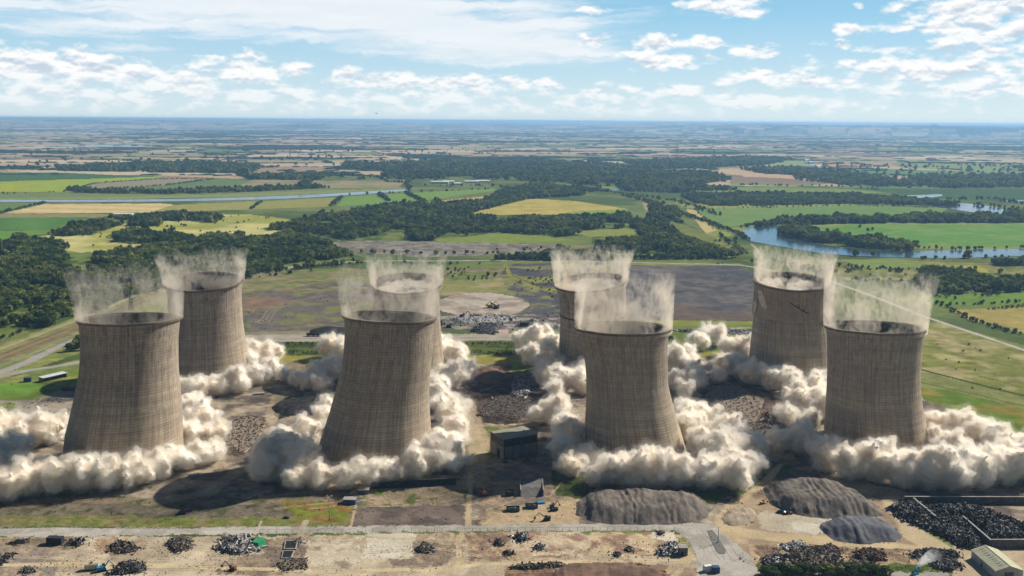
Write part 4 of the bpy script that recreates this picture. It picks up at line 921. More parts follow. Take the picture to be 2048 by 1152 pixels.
# all other woodland as one mass
rest = np.where(~solo)[0]
tm_n = [crown_tmpl(56, .34, 500+i, 7) for i in range(6)]; tm_f = [crown_tmpl(24, .55, 520+i, 4) for i in range(6)]
Vs = []; Ts = []
dr = dist[rest]
for grp, tms in (((rest[dr < 2600]), tm_n), ((rest[dr >= 2600]), tm_f)):
    kk = RS.randint(0, 6, len(grp))
    for q in range(6):
        g_ = grp[kk == q]
        if not len(g_): continue
        v = tms[q][0]; h = T_[g_, 2]; w = h*(.42+.2*RS.rand(len(g_))); a = RS.rand(len(g_))*6.28
        ca, sa = np.cos(a), np.sin(a)
        x = (v[None, :, 0]*ca[:, None]-v[None, :, 1]*sa[:, None])*w[:, None]+T_[g_, 0][:, None]
        y = (v[None, :, 0]*sa[:, None]+v[None, :, 1]*ca[:, None])*w[:, None]+T_[g_, 1][:, None]
        z = v[None, :, 2]/1.75*h[:, None]*1.0+0*x
        Vs.append(np.stack([x, y, z], -1).reshape(-1, 3)); Ts.append(np.repeat((fbm(T_[g_, 0]/60, T_[g_, 1]/60, 77, 2)*1.2+RS.rand(len(g_))*.45) % 1.0, len(v)))
Vs = np.vstack(Vs); Ts = np.concatenate(Ts)
wd = mesh_np('woodland', Vs, [np.arange(len(Vs)).reshape(-1, 4)], LEAF, None, False, {'tint': ('FLOAT', 'POINT', Ts)})
tag(wd, 'broadleaf woods and scrub filling the plain beyond the towers', 'woodland', kind='stuff')
# --- far hedgerows and tree belts: jagged leafy strips along the field edges
rs = np.random.RandomState(91); P_ = []; 
n = 260000
dd = 3600*np.exp(rs.rand(n)*math.log(34000/3600)); aa = np.radians(-33+66*rs.rand(n)); x = dd*np.sin(aa); y = dd*np.cos(aa)
k1, e1, _, bg_, _, _ = mosaic(x, y)
keep = (e1 < 16) & (_h(np.floor(x/180), np.floor(y/180), 9) > .42) & (rs.rand(n) < .38)
wdm = fbm(x/2000, y/800, 71, 4) > .63
keep |= wdm & (rs.rand(n) < .5)
vil = fbm(x/900+40, y/500, 75, 3) > .70; keep |= vil & (rs.rand(n) < .35)
bx, by = to_px(x, y); keep &= (by < 352)
for A in (GP([(1430, 330), (1640, 330), (1700, 372), (1430, 372)]),): keep &= ~inpoly(x, y, A)
x, y, dd = x[keep][:34000], y[keep][:34000], dd[keep][:34000]
w = (14+dd*.0018)*(.6+.9*rs.rand(len(x))); h = (4+4*rs.rand(len(x)))*(1+dd*.00002)
v = np.array([[-1, 0, 0], [1, .2, 0], [.8, 0, .75], [.2, .1, 1], [-.7, -.1, .7], [0, -.8, 0], [.1, .9, 0]]); f = np.array([[0, 5, 3], [5, 1, 2], [5, 2, 3], [1, 6, 2], [6, 3, 2], [6, 0, 4], [6, 4, 3], [0, 3, 4]])
X3 = v[None, :, 0]*w[:, None]+x[:, None]; Y3 = v[None, :, 1]*w[:, None]*.5+y[:, None]
gz = np.clip((np.hypot(x, y)-12000)/9000, 0, 1)*30*(fbm(x/5000, y/5000, 209, 3)-.5)
rd = np.hypot(x, y); gz += far_h(x, y); gz += np.clip((rd-26000)/9000, 0, 1)*(60+170*fbm(x/9000+3, y/14000, 207, 4))*np.clip((.0-x/y)*1.4+.55, .12, 1)
Z3 = v[None, :, 2]*h[:, None]+gz[:, None]-.5
Vh = np.stack([X3, Y3, Z3], -1).reshape(-1, 3); Fh = (f[None]+(np.arange(len(x))*7)[:, None, None]).reshape(-1, 3)
hg = mesh_np('hedgerows', Vh, [Fh], LEAFD, None, True, {'tint': ('FLOAT', 'POINT', np.repeat(rs.rand(len(x))*.4, 7))})
tag(hg, 'far hedgerows and tree belts between the distant fields', 'hedgerows', kind='stuff')
# ---------------------------------------------------------------- dust
def ico(sub):
    bm = bmesh.new(); bmesh.ops.create_icosphere(bm, subdivisions=sub, radius=1.0)
    v = np.array([x.co[:] for x in bm.verts]); f = np.array([[y.index for y in x.verts] for x in bm.faces]); bm.free(); return v, f
ICO1, ICO2, ICO3 = ico(1), ico(2), ico(3)
def blobs(C, R, tmpl=ICO2, sq=1.0):
    v, f = tmpl; n = len(C); C = np.asarray(C, float); R = np.asarray(R, float)
    if R.ndim == 1: R = np.stack([R, R, R*sq], 1)
    Vs = (v[None]*R[:, None, :]+C[:, None, :]).reshape(-1, 3)
    F = (f[None]+(np.arange(n)*len(v))[:, None, None]).reshape(-1, 3)
    return Vs, F
def tex(name, ty, size, depth=3, **k):
    x = bpy.data.textures.new(name, ty); x.noise_scale = size
    if ty == 'CLOUDS': x.noise_depth = depth; x.noise_basis = 'ORIGINAL_PERLIN'
    if ty == 'VORONOI': x.distance_metric = 'DISTANCE'; x.noise_intensity = 1.0
    return x
TX = [tex('billow_large', 'VORONOI', 12), tex('billow_mid', 'VORONOI', 5.0), tex('billow_small', 'VORONOI', 2.3), tex('ragged', 'CLOUDS', 3.2, 4)]
def dust_volume(name, dens, col, aniso=.2):
    m, nt = new_mat(name); t = NT(nt)
    v = t.n('ShaderNodeVolumePrincipled', {'Color': tuple(col)+(1,), 'Density': dens, 'Anisotropy': aniso})
    o = t.n('ShaderNodeOutputMaterial'); nt.links.new(v.outputs[0], o.inputs['Volume']); m.cycles.homogeneous_volume = True
    return m
DUSTV = dust_volume('airborne_dust', .17, (.98, .94, .87))
DUSTF = dust_volume('thin_fringe_dust', .009, (.97, .93, .86))
DUSTC, nt = new_mat('dense_dust'); t = NT(nt)
tc = t.n('ShaderNodeTexCoord').outputs['Object']
c = t.mix(t.ramp(t.noise(tc, .035, 4), [(.38, 0), (.62, 1)]), (.90, .77, .60), (.95, .91, .85))
p = t.n('ShaderNodeBsdfPrincipled', {'Base Color': c, 'Roughness': 1.0, 'Specular IOR Level': 0.0})
t.n('ShaderNodeOutputMaterial', {0: p.outputs[0]})
def puff_world(x, y, r, k=.72):
    yg = y+k*r; g = G(x, yg); m = mpp(g); rm = r*m
    return np.array([g[0], g[1], rm*k]), rm
def dust_cloud(puffs, label, vox=1.1, seed=1, name='dust_cloud'):
    rs = np.random.RandomState(seed); C = []; R = []
    for (x, y, r) in puffs:
        c, rm = puff_world(x, y, r); rm *= .87
        C.append(c); R.append(rm)
        rm *= .82+.36*rs.rand()
        for k in range(9):
            d = rs.randn(3); d[2] = abs(d[2])*.9; d /= np.linalg.norm(d); q = rm*(.34+.22*rs.rand())
            c2 = c+d*rm*.88; c2[2] = max(c2[2], q*.5); C.append(c2); R.append(q)
            for j in range(4):
                e = rs.randn(3)+d*1.2; e /= np.linalg.norm(e); q3 = q*(.35+.2*rs.rand()); C.append(c2+e*q*.9); R.append(q3)
    C = np.array(C); R = np.array(R); o = C.mean(0); o[2] = 0
    Vs, F = blobs(C-o, R)
    def mk(nm, mat, shrink, parent):
        s = R-shrink; k = s > .9
        a, b = blobs((C-o)[k], s[k])
        ob = mesh_np(nm, a, [b], mat, parent, True)
        md = ob.modifiers.new('remesh', 'REMESH'); md.mode = 'VOXEL'; md.voxel_size = vox; md.use_smooth_shade = True
        sm = ob.modifiers.new('smooth', 'SMOOTH'); sm.factor = .5; sm.iterations = 2
        for i, (tx, st, mid) in enumerate(((TX[0], -4.6, .45), (TX[1], -3.0, .45), (TX[2], -1.6, .4), (TX[3], .8, .5))):
            d = ob.modifiers.new('billow', 'DISPLACE'); d.texture = tx; d.strength = st; d.mid_level = mid; d.texture_coords = 'GLOBAL'
        return ob
    root = empty(name, o); tag(root, label, 'dust cloud', 'dust clouds round the tower bases', 'stuff')
    a = mk('dust_veil', DUSTV, 0.0, root); b = mk('dust_core', DUSTC, 2.5, root); mk('dust_fringe', DUSTF, -3.2, root)
    return root
dust_cloud([(15,872,46),(60,862,42),(105,862,34),(138,852,24),(-40,880,50),(-30,950,55),(20,915,52),(15,966,46),(62,960,40),(112,956,41),(165,952,40),(218,950,40),(270,944,38),(320,930,36),(365,916,34),(405,906,32),(432,904,24),(305,922,26),(378,870,38),(400,835,38),(382,812,38),(425,868,30),(370,780,26)],
  'long tan and grey dust ring round the leftmost front tower', seed=1)
dust_cloud([(362,778,26),(395,776,30),(436,770,30),(478,764,30),(512,748,30),(545,736,25),(522,705,28),(555,702,20),(500,700,22),(568,748,18),(498,720,26)],
  'dust ring at the foot of the rear left tower', seed=2)
dust_cloud([(595,758,20),(632,748,28),(666,738,32),(660,694,30),(690,704,28),(640,768,22),(610,765,20)],
  'pale dust left of the leaning front tower, in front of the track', seed=3)
dust_cloud([(875,702,28),(908,712,32),(933,735,24),(902,752,32),(880,770,30),(922,702,20),(890,690,22),(938,752,16)],
  'white dust right of the mostly hidden rear tower', seed=4)
dust_cloud([(540,908,46),(530,934,40),(572,884,40),(612,862,36),(650,834,32),(600,930,42),(590,952,36),(640,954,34),(690,953,33),(735,949,33),(782,942,34),(830,934,35),(872,916,38),(902,892,38),(912,855,36),(892,822,32),(880,798,28),(932,918,18),(925,812,18),(655,808,20),(905,925,26)],
  'broad dust ring round the leaning front tower', seed=5)
dust_cloud([(1100,822,34),(1132,852,38),(1122,892,34),(1140,930,32),(1172,912,32),(1192,950,30),(1232,942,36),(1272,946,40),(1312,942,44),(1362,942,44),(1412,944,44),(1462,946,42),(1492,930,36),(1442,905,48),(1482,890,42),(1402,882,38),(1372,852,38),(1400,832,36),(1452,862,42),(1500,902,32),(1366,818,26),(1150,870,30)],
  'huge dust ring round the pinched front tower', seed=6)
dust_cloud([(1050,684,30),(1085,692,36),(1062,712,26),(1102,722,34),(1092,750,30),(1130,760,32),(1162,766,30),(1150,742,28),(1112,780,24),(1078,668,22)],
  'white and grey dust left of the tilted rear tower', seed=7)
dust_cloud([(1358,720,32),(1382,760,28),(1366,780,24),(1396,738,22),(1342,704,22),(1350,760,26)],
  'dust bank between the pinched tower and the cracked one', seed=8)
dust_cloud([(1398,682,26),(1430,672,26),(1460,692,26),(1490,694,26),(1460,728,28),(1500,746,32),(1542,756,30),(1582,766,28),(1622,780,32),(1440,752,20),(1642,756,24),(1415,664,18)],
  'dust bank round the cracked rear tower', seed=9)
dust_cloud([(1602,802,38),(1572,832,26),(1642,812,36),(1562,880,30),(1602,882,34),(1642,892,34),(1652,916,36),(1702,930,40),(1752,930,44),(1802,938,48),(1852,938,50),(1902,942,50),(1952,938,50),(2002,930,50),(2042,920,48),(2090,910,46),(1872,842,28),(1912,852,34),(1952,862,38),(1992,880,40),(2034,898,40),(1872,880,26),(1902,890,36),(1620,845,26)],
  'huge cream dust ring round the rightmost tower', seed=10)
# ---------------------------------------------------------------- dust hanging where the tower tops stood a moment ago
def veil_mat(name, h, dens, seed, r0=43.0, hollow=1.0):
    m, nt = new_mat(name); t = NT(nt)
    tc = t.n('ShaderNodeTexCoord').outputs['Object']; sx = t.n('ShaderNodeSeparateXYZ', {0: tc})
    z = t.m('DIVIDE', sx.outputs[2], h, clamp=True)
    q = t.n('ShaderNodeVectorMath', {0: tc, 1: (seed*31.7, seed*11.3, 0)}, operation='ADD').outputs[0]
    wp = t.n('ShaderNodeTexNoise', {'Vector': q, 'Scale': .06, 'Detail': 3.0}).outputs['Color']
    q = t.n('ShaderNodeVectorMath', {0: q, 1: t.n('ShaderNodeVectorMath', {0: wp, 1: (20, 20, 30)}, operation='MULTIPLY').outputs[0]}, operation='ADD').outputs[0]
    a = t.noise(t.n('ShaderNodeVectorMath', {0: q, 1: (1.25, 1.25, .42)}, operation='MULTIPLY').outputs[0], .22, 5, .66)
    b = t.noise(t.n('ShaderNodeVectorMath', {0: q, 1: (1, 1, 1.0)}, operation='MULTIPLY').outputs[0], .045, 2, .5)
    thr = t.m('ADD', t.m('MULTIPLY', z, .05), .43)
    f = t.m('SUBTRACT', t.m('ADD', t.m('MULTIPLY', a, .55), t.m('MULTIPLY', b, .45)), thr)
    f = t.n('ShaderNodeMapRange', {0: f, 1: 0.0, 2: .12, 3: 0.0, 4: 1.0}, clamp=True).outputs[0]
    foot = t.n('ShaderNodeMapRange', {0: z, 1: 0.0, 2: .28, 3: 1.7, 4: 1.0}, clamp=True).outputs[0]
    topf = t.n('ShaderNodeMapRange', {0: t.m('ADD', z, t.m('MULTIPLY', t.m('SUBTRACT', b, .5), 1.6)), 1: .70, 2: .98, 3: 1.0, 4: 0.0}, clamp=True).outputs[0]
    topf = t.m('MULTIPLY', topf, t.n('ShaderNodeMapRange', {0: z, 1: .9, 2: 1.0, 3: 1.0, 4: 0.0}, clamp=True).outputs[0])
    d = t.m('MULTIPLY', t.m('MULTIPLY', f, foot), t.m('MULTIPLY', topf, dens))
    v = t.n('ShaderNodeVolumePrincipled', {'Color': (.92, .84, .72, 1), 'Density': d, 'Anisotropy': .3})
    o = t.n('ShaderNodeOutputMaterial'); nt.links.new(v.outputs[0], o.inputs['Volume'])
    m.cycles.volume_step_rate = .35
    return m
def veil(key, h, dens, seed, label, flare=.06, th_=3.2, lean=0.0, disc=0.0):
    T = TOW[key]; zt = T['zt']; R0 = T['ring'](zt-(1.0 if key in ('FL', 'FM', 'BL') else 3.5)); c = R0.mean(0)
    N = len(R0); n = 14; V1 = []; V2 = []
    rr = R0-c
    rad = np.hypot(rr[:, 0], rr[:, 1])[:, None]
    ux = rr[:, :2]/rad
    for i, s in enumerate(np.linspace(0, 1, n)):
        z = s*(h+5); k = 1+flare*s*s
        wv = (3.2*np.sin(np.arange(N)/N*6.28*3+seed*1.7+s*2)+1.6*np.sin(np.arange(N)/N*6.28*7+seed))*s*s
        base = rr.copy(); base[:, 0] = ux[:, 0]*(rad[:, 0]*k+wv)+lean*s*h; base[:, 1] = ux[:, 1]*(rad[:, 0]*k+wv)
        base[:, 2] = rr[:, 2]+z-5*0
        o_ = base.copy(); o_[:, :2] += ux*(th_*(.2+1.3*s)+1.6); i_ = base.copy(); i_[:, :2] -= ux*th_*(.75+.8*s)
        V1.append(o_); V2.append(i_)
    Vs = np.vstack(V1+V2[::-1]); m = 2*n; j = np.arange(N); j2 = (j+1) % N
    F = np.vstack([np.stack([i*N+j, i*N+j2, ((i+1) % m)*N+j2, ((i+1) % m)*N+j], 1) for i in range(m)])
    ob = mesh_np('dust_veil', Vs, [F], veil_mat('hanging_dust', h+5, dens, seed), None, True)
    ob.location = (c[0]+T['ox'], T['D']+c[1], c[2])
    tag(ob, label, 'dust veil', 'veils of dust above the tower mouths', 'stuff')
    if disc:
        # dust lying in the mouth
        rs = np.random.RandomState(seed); C = []; R = []
        for k in range(26):
            a = rs.rand()*6.28; q = math.sqrt(rs.rand())*(rad.mean()-6); C.append((q*math.cos(a), q*math.sin(a), -4+disc*rs.rand()+T['tilt'][1]*q*math.sin(a)+T['tilt'][0]*q*math.cos(a))); R.append(4+4*rs.rand())
        Vd, Fd = blobs(np.array(C), np.array(R), ICO2, .6)
        ob2 = mesh_np('mouth_dust', Vd, [Fd], dust_volume('thin_dust', .12, (.95, .9, .8)), ob, True)
        md = ob2.modifiers.new('remesh', 'REMESH'); md.mode = 'VOXEL'; md.voxel_size = 1.4
        for tx, st in ((TX[1], -4.0), (TX[3], 2.5)):
            d = ob2.modifiers.new('billow', 'DISPLACE'); d.texture = tx; d.strength = st; d.mid_level = .45; d.texture_coords = 'GLOBAL'
    return ob
veil('FL', 40, .050, 1, 'faint dust curtain rising over the leftmost front tower', .0)
veil('FM', 40, .055, 2, 'pale dust curtain standing over the leaning front tower', -.03)
veil('FR', 48, .095, 3, 'thick dust curtain over the pinched front tower', -.13)
veil('FF', 48, .085, 4, 'thick dust curtain over the rightmost tower', .02)
veil('BL', 30, .075, 5, 'dust curtain with a torn right plume over the rear left tower', .10)
veil('BM', 32, .075, 6, 'dust curtain over the mostly hidden rear tower', .07, disc=2)
veil('BR', 38, .13, 7, 'dense cream dust collar with two horns on the tilted rear tower', .12, disc=4)
veil('BF', 36, .11, 8, 'dense dust collar over the cracked rear tower', .06, disc=5)
# ---------------------------------------------------------------- materials for the works site
mt_dark = pbr('dark_steel', (.035, .037, .04), .7, vary=.4, scale=.6); mt_rust = pbr('rust', (.20, .085, .05), .9, vary=.5, scale=.8)
mt_char = pbr('charred_scrap', (.020, .020, .021), .65, vary=.8, scale=.5, spec=.4); mt_mixs = pbr('mixed_scrap', (.11, .10, .095), .7, vary=.9, scale=.5)
mt_pale = pbr('pale_pipe', (.55, .53, .50), .6, vary=.3, scale=.5); mt_wood = pbr('brushwood', (.13, .09, .065), .95, vary=.6, scale=.6)

def island_mat(name, cols, rough=.75, metal=0.0):
    m, nt = new_mat(name); t = NT(nt); r = t.n('ShaderNodeNewGeometry').outputs['Random Per Island']
    n_ = len(cols); c = t.ramp(r, [(i/n_, c_) for i, c_ in enumerate(cols)], 'CONSTANT'); tc = t.n('ShaderNodeTexCoord').outputs['Object']
    k = t.m('MULTIPLY_ADD', t.noise(tc, 1.5, 3), .8, .6); c = t.n('ShaderNodeVectorMath', {0: c, 1: t.n('ShaderNodeCombineXYZ', {0: k, 1: k, 2: k}).outputs[0]}, operation='MULTIPLY').outputs[0]
    p = t.n('ShaderNodeBsdfPrincipled', {'Base Color': c, 'Roughness': rough, 'Metallic': metal, 'Specular IOR Level': .3}); t.n('ShaderNodeOutputMaterial', {0: p.outputs[0]}); return m
mt_char = island_mat('burnt_scrap', [(.018, .018, .019), (.03, .028, .027), (.012, .012, .013), (.05, .045, .042), (.022, .021, .021), (.09, .08, .07), (.025, .025, .027), (.04, .028, .02)], .6)
mt_mixs = island_mat('assorted_scrap', [(.05, .048, .045), (.12, .11, .10), (.20, .18, .16), (.07, .05, .04), (.03, .03, .03), (.32, .30, .28), (.14, .09, .06), (.09, .09, .10), (.16, .14, .12)])
mt_wood = island_mat('brushwood_mix', [(.16, .12, .085), (.24, .19, .14), (.10, .075, .055), (.30, .25, .19), (.07, .05, .04), (.19, .15, .11)], .95)
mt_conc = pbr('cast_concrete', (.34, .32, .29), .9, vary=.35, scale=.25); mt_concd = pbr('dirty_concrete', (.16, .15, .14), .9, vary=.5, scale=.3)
mt_white = pbr('white_paint', (.72, .73, .72), .6, vary=.15); mt_blue = pbr('blue_paint', (.03, .26, .55), .5, vary=.25); mt_navy = pbr('navy_paint', (.04, .09, .22), .5, vary=.25)
mt_green = pbr('green_paint', (.03, .30, .12), .6, vary=.3); mt_cream = pbr('cream_paint', (.52, .50, .34), .6, vary=.3); mt_yel = pbr('yellow_paint', (.62, .38, .03), .55, vary=.25)
mt_orange = pbr('orange_paint', (.55, .16, .03), .6, vary=.3); mt_glass = pbr('dark_glass', (.012, .016, .02), .15, vary=.2, spec=.6); mt_black = pbr('black_rubber', (.012, .012, .012), .9, vary=.2)
mt_clad = pbr('grey_cladding', (.20, .19, .175), .7, vary=.3, scale=.15); mt_roofg = pbr('felt_roof', (.27, .27, .20), .9, vary=.3, scale=.12); mt_roofy = pbr('cream_sheet_roof', (.50, .49, .33), .7, vary=.18, scale=.2)
mt_tile = pbr('clay_tile_roof', (.17, .08, .055), .85, vary=.4, scale=.1); mt_slate = pbr('slate_roof', (.10, .10, .11), .8, vary=.3, scale=.1); mt_brick = pbr('brick_wall', (.26, .14, .10), .9, vary=.3, scale=.2)
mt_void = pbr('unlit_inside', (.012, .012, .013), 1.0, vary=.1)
def gravel(name, c1, c2):
    m, nt = new_mat(name); t = NT(nt); tc = t.n('ShaderNodeTexCoord').outputs['Object']
    n1 = t.noise(tc, .12, 5, .65); n2 = t.noise(tc, 1.2, 4, .7)
    c = t.mix(t.ramp(n1, [(.38, 0), (.62, 1)]), c1, c2); k = t.m('MULTIPLY_ADD', n2, .8, .6)
    c = t.n('ShaderNodeVectorMath', {0: c, 1: t.n('ShaderNodeCombineXYZ', {0: k, 1: k, 2: k}).outputs[0]}, operation='MULTIPLY').outputs[0]
    b = t.n('ShaderNodeBump', {'Height': n2, 'Strength': .7, 'Distance': .8})
    p = t.n('ShaderNodeBsdfPrincipled', {'Base Color': c, 'Roughness': 1.0, 'Specular IOR Level': .0, 'Normal': b.outputs[0]}); t.n('ShaderNodeOutputMaterial', {0: p.outputs[0]}); return m
mg_brown = gravel('brown_aggregate', (.215, .185, .155), (.12, .105, .095)); mg_grey = gravel('grey_aggregate', (.17, .17, .185), (.11, .113, .128)); mg_soil = gravel('turned_soil', (.22, .14, .10), (.13, .09, .07)); mg_coal_shade = gravel('coal', (.02, .02, .021), (.05, .047, .045)); mg_tan = gravel('dry_soil', (.42, .34, .25), (.27, .22, .17))
# ---------------------------------------------------------------- heaps
def edge_dist(x, y, P):
    return distline(x, y, np.vstack([P, P[:1]]))
def shards(n, size, rs, flat=.25, long_=2.2):
    """n bent plates and bars, unit-less template"""
    Vs = []; 
    b = np.array([[-1, -1, -1], [1, -1, -1], [1, 1, -1], [-1, 1, -1], [-1, -1, 1], [1, -1, 1], [1, 1, 1], [-1, 1, 1]])*.5
    f = np.array([[0, 3, 2, 1], [4, 5, 6, 7], [0, 1, 5, 4], [1, 2, 6, 5], [2, 3, 7, 6], [3, 0, 4, 7]])
    s = np.stack([size*(.4+long_*rs.rand(n)), size*(.3+.7*rs.rand(n)), size*(flat+.5*rs.rand(n)*rs.rand(n))], 1)
    V_ = b[None]*s[:, None]; V_ += rs.randn(n, 8, 3)*size*.09
    a, e, r = rs.rand(n)*6.28, rs.randn(n)*.6, rs.randn(n)*.8
    def rot(V_, ang, i, j):
        c_, s_ = np.cos(ang)[:, None], np.sin(ang)[:, None]; A, B = V_[..., i].copy(), V_[..., j].copy(); V_[..., i] = A*c_-B*s_; V_[..., j] = A*s_+B*c_
    rot(V_, r, 1, 2); rot(V_, e, 0, 2); rot(V_, a, 0, 1)
    return V_, f
def mound(pts, h, mat, label, name='gravel_heap', slope=.62, group='heaps of crushed rubble', gully=1.0, seed=3, step=.9, cat='gravel heap'):
    P = GP(pts); c = P.mean(0); x0, y0 = P.min(0)-2; x1, y1 = P.max(0)+2
    # rounded outline
    for _ in range(2):
        Q = np.roll(P, -1, 0); P = np.stack([P*.75+Q*.25, P*.25+Q*.75], 1).reshape(-1, 2)
    nx, ny = int((x1-x0)/step)+1, int((y1-y0)/step)+1
    gx, gy = np.meshgrid(np.linspace(x0, x1, nx), np.linspace(y0, y1, ny)); x, y = gx.ravel(), gy.ravel()
    d = np.where(inpoly(x, y, P), edge_dist(x, y, P), -edge_dist(x, y, P))
    d = d+5.0*(fbm(x/11, y/11, seed+51, 3)-.5)*(d > -6)
    ang = np.arctan2(y-c[1], x-c[0])
    g = gully*(.55*(vnoise(x*.42+fbm(x/9, y/9, seed, 2)*2.2, d*.035, seed)-.5)+.25*(vnoise(x*1.1+fbm(x/5, y/5, seed+2, 2)*1.5, d*.06, seed+1)-.5)+.10*(vnoise(x/1.8, y/1.8, seed+4)-.5))
    hc = h*(.78+.44*fbm(x/16, y/16, seed+9, 3))
    e_ = np.clip(d, 0, None)*slope*.95*(1+.25*(fbm(x/12, y/12, seed+31, 2)-.5)); kk = 1.2; z = -kk*np.log(np.exp(-e_/kk)+np.exp(-hc/kk))+kk*np.log(1+np.exp(-hc/kk))+g*np.clip(d/3, 0, 1)*1.1+1.6*np.clip(d/6, 0, 1)*(fbm(x/13, y/13, seed+12, 3)-.5)
    z = np.where(d < 0, -.3+d*.4, z)
    Vs = np.stack([x-c[0], y-c[1], z], 1); i = np.arange(ny-1)[:, None]*nx+np.arange(nx-1)[None]; F = np.stack([i, i+1, i+nx+1, i+nx], -1).reshape(-1, 4)
    keep = (d[F] > -2.2).all(1); F = F[keep]
    ob = mesh_np(name, Vs, [F], mat, None, True); ob.location = (c[0], c[1], 0); tag(ob, label, cat, group)
    rs = np.random.RandomState(seed); n = int(len(P)*0+min(420, 3*np.hypot(*(x1-x0, y1-y0)))); e = rs.randint(0, len(P), n); q = P[e]+(c-P[e])*(rs.rand(n, 1)*.22-.05)+rs.randn(n, 2)*1.6-c
    V_, f = shards(n, .55, rs, .5, 1.0); V_ *= (.3+1.5*rs.rand(n)**3)[:, None, None]; V_ += np.column_stack([q, np.full(n, .2)])[:, None]
    o = mesh_np('loose_stones', V_.reshape(-1, 3), [(f[None]+(np.arange(n)*8)[:, None, None]).reshape(-1, 4)], mat, ob); tag(o, kind='stuff'); return ob, P, c
def scrap(pts, h, n, size, mat, label, name='scrap_heap', base=None, seed=5, group='heaps of scrap', flat=.25, cat='scrap heap', mat2=None, frac2=.0, long_=2.2, slope=.8):
    P = GP(pts); c = P.mean(0)
    root = empty(name, (c[0], c[1], 0)); tag(root, label, cat, group); rs = np.random.RandomState(seed)
    x0, y0 = P.min(0)-1; x1, y1 = P.max(0)+1; st = max(.6, size*.6)
    nx, ny = max(6, int((x1-x0)/st)+1), max(6, int((y1-y0)/st)+1)
    gx, gy = np.meshgrid(np.linspace(x0, x1, nx), np.linspace(y0, y1, ny)); x, y = gx.ravel(), gy.ravel()
    def hz(x, y):
        d = np.where(inpoly(x, y, P), edge_dist(x, y, P), 0)
        return np.where(d > 0, h*(.55+.9*fbm(x/5, y/5, seed, 3))*(1-np.exp(-d*slope/h*1.5)), -.4)
    z = hz(x, y); i = np.arange(ny-1)[:, None]*nx+np.arange(nx-1)[None]; F = np.stack([i, i+1, i+nx+1, i+nx], -1).reshape(-1, 4)
    keep = (z[F] > -.39).sum(1) > 1
    mesh_np('mound', np.stack([x-c[0], y-c[1], z-.15], 1), [F[keep]], base or mat, root, True)
    q = np.column_stack([x0+(x1-x0)*rs.rand(n*6), y0+(y1-y0)*rs.rand(n*6)]); q = q[inpoly(q[:, 0]+rs.randn(len(q))*size*.7, q[:, 1]+rs.randn(len(q))*size*.7, P)][:n]
    ap = q[edge_dist(q[:, 0], q[:, 1], P) < 3.0]; ap = ap[rs.rand(len(ap)) < .5]; dv = ap-c; ap = ap+dv/(np.linalg.norm(dv, axis=1)[:, None]+1e-6)*(4.5*rs.rand(len(ap), 1)**1.5)+rs.randn(len(ap), 2)*.8; q = np.vstack([q, ap]); q = q[rs.permutation(len(q))]
    V_, f = shards(len(q), size, rs, flat, long_); V_ *= (.45+1.1*rs.rand(len(q))**2)[:, None, None]; zz = np.maximum(hz(q[:, 0], q[:, 1]), 0)+size*.15
    V_ += np.stack([q[:, 0]-c[0], q[:, 1]-c[1], zz], 1)[:, None]
    k = int(len(q)*(1-frac2))
    F1 = (f[None]+(np.arange(k)*8)[:, None, None]).reshape(-1, 4)
    o = mesh_np('debris', V_[:k].reshape(-1, 3), [F1], mat, root); tag(o, kind='stuff')
    if mat2 and len(q)-k > 0:
        F2 = (f[None]+(np.arange(len(q)-k)*8)[:, None, None]).reshape(-1, 4); o = mesh_np('pale_debris', V_[k:].reshape(-1, 3), [F2], mat2, root); tag(o, kind='stuff')
    return root
mound([(1148, 1012), (1152, 1030), (1190, 1048), (1290, 1050), (1400, 1048), (1432, 1018), (1400, 992), (1340, 985), (1200, 985), (1168, 990)], 8.5, mg_brown, 'largest brown gravel heap below the pinched front tower, against the road', seed=3, gully=2.6)
mound([(1522, 972), (1560, 960), (1640, 962), (1710, 978), (1768, 1024), (1764, 1036), (1690, 1038), (1640, 1037), (1566, 1026), (1534, 1002)], 8.5, mg_brown, 'wide brown gravel heap behind the smaller blue-grey one', seed=13, gully=2.8)
mound([(1634, 1050), (1662, 1037), (1700, 1036), (1760, 1038), (1795, 1056), (1810, 1078), (1776, 1088), (1690, 1089), (1650, 1074)], 7, mg_grey, 'blue-grey gravel heap in front of the wide brown one', seed=23, gully=2.2)
mound([(1100, 1152), (1130, 1132), (1200, 1124), (1270, 1128), (1330, 1146), (1360, 1170), (1100, 1180)], 3.2, mg_soil, 'reddish brown soil heap at the bottom edge of the yard', 'soil_heap', seed=33, gully=1.2, group='soil heaps', cat='soil heap')
mound([(536, 818), (560, 800), (610, 792), (650, 796), (640, 826), (590, 836)], 2.6, mg_coal_shade, 'soil heap coloured shadow-black between the two left front dust rings', 'soil_heap', seed=43, gully=1.5, group='soil heaps', cat='soil heap')  # black heap colour holds the shadow lying over it
mound([(950, 752), (965, 738), (1000, 738), (1015, 755), (1000, 768), (960, 768)], 4, mg_soil, 'brown soil heap on the rough ground between the rear towers', 'soil_heap', seed=53, gully=1.4, group='soil heaps', cat='soil heap')
mound([(615, 672), (624, 657), (660, 655), (700, 656), (700, 672)], 3.5, mg_coal_shade, 'long black coal heap behind the rail wagons', 'coal_heap', seed=63, group='soil heaps', cat='coal heap')
mound([(86, 868), (110, 842), (150, 828), (200, 826), (200, 880), (110, 885)], 4, mg_coal_shade, 'black ash heap left of the leftmost tower', 'ash_heap', seed=73, group='soil heaps', cat='ash heap')
mound([(1440, 1040), (1458, 1018), (1500, 1012), (1520, 1030), (1500, 1050), (1456, 1052)], 1.6, mg_tan, 'low tan soil heap beside the diagonal haul track', 'soil_heap', seed=83, group='soil heaps', cat='soil heap')
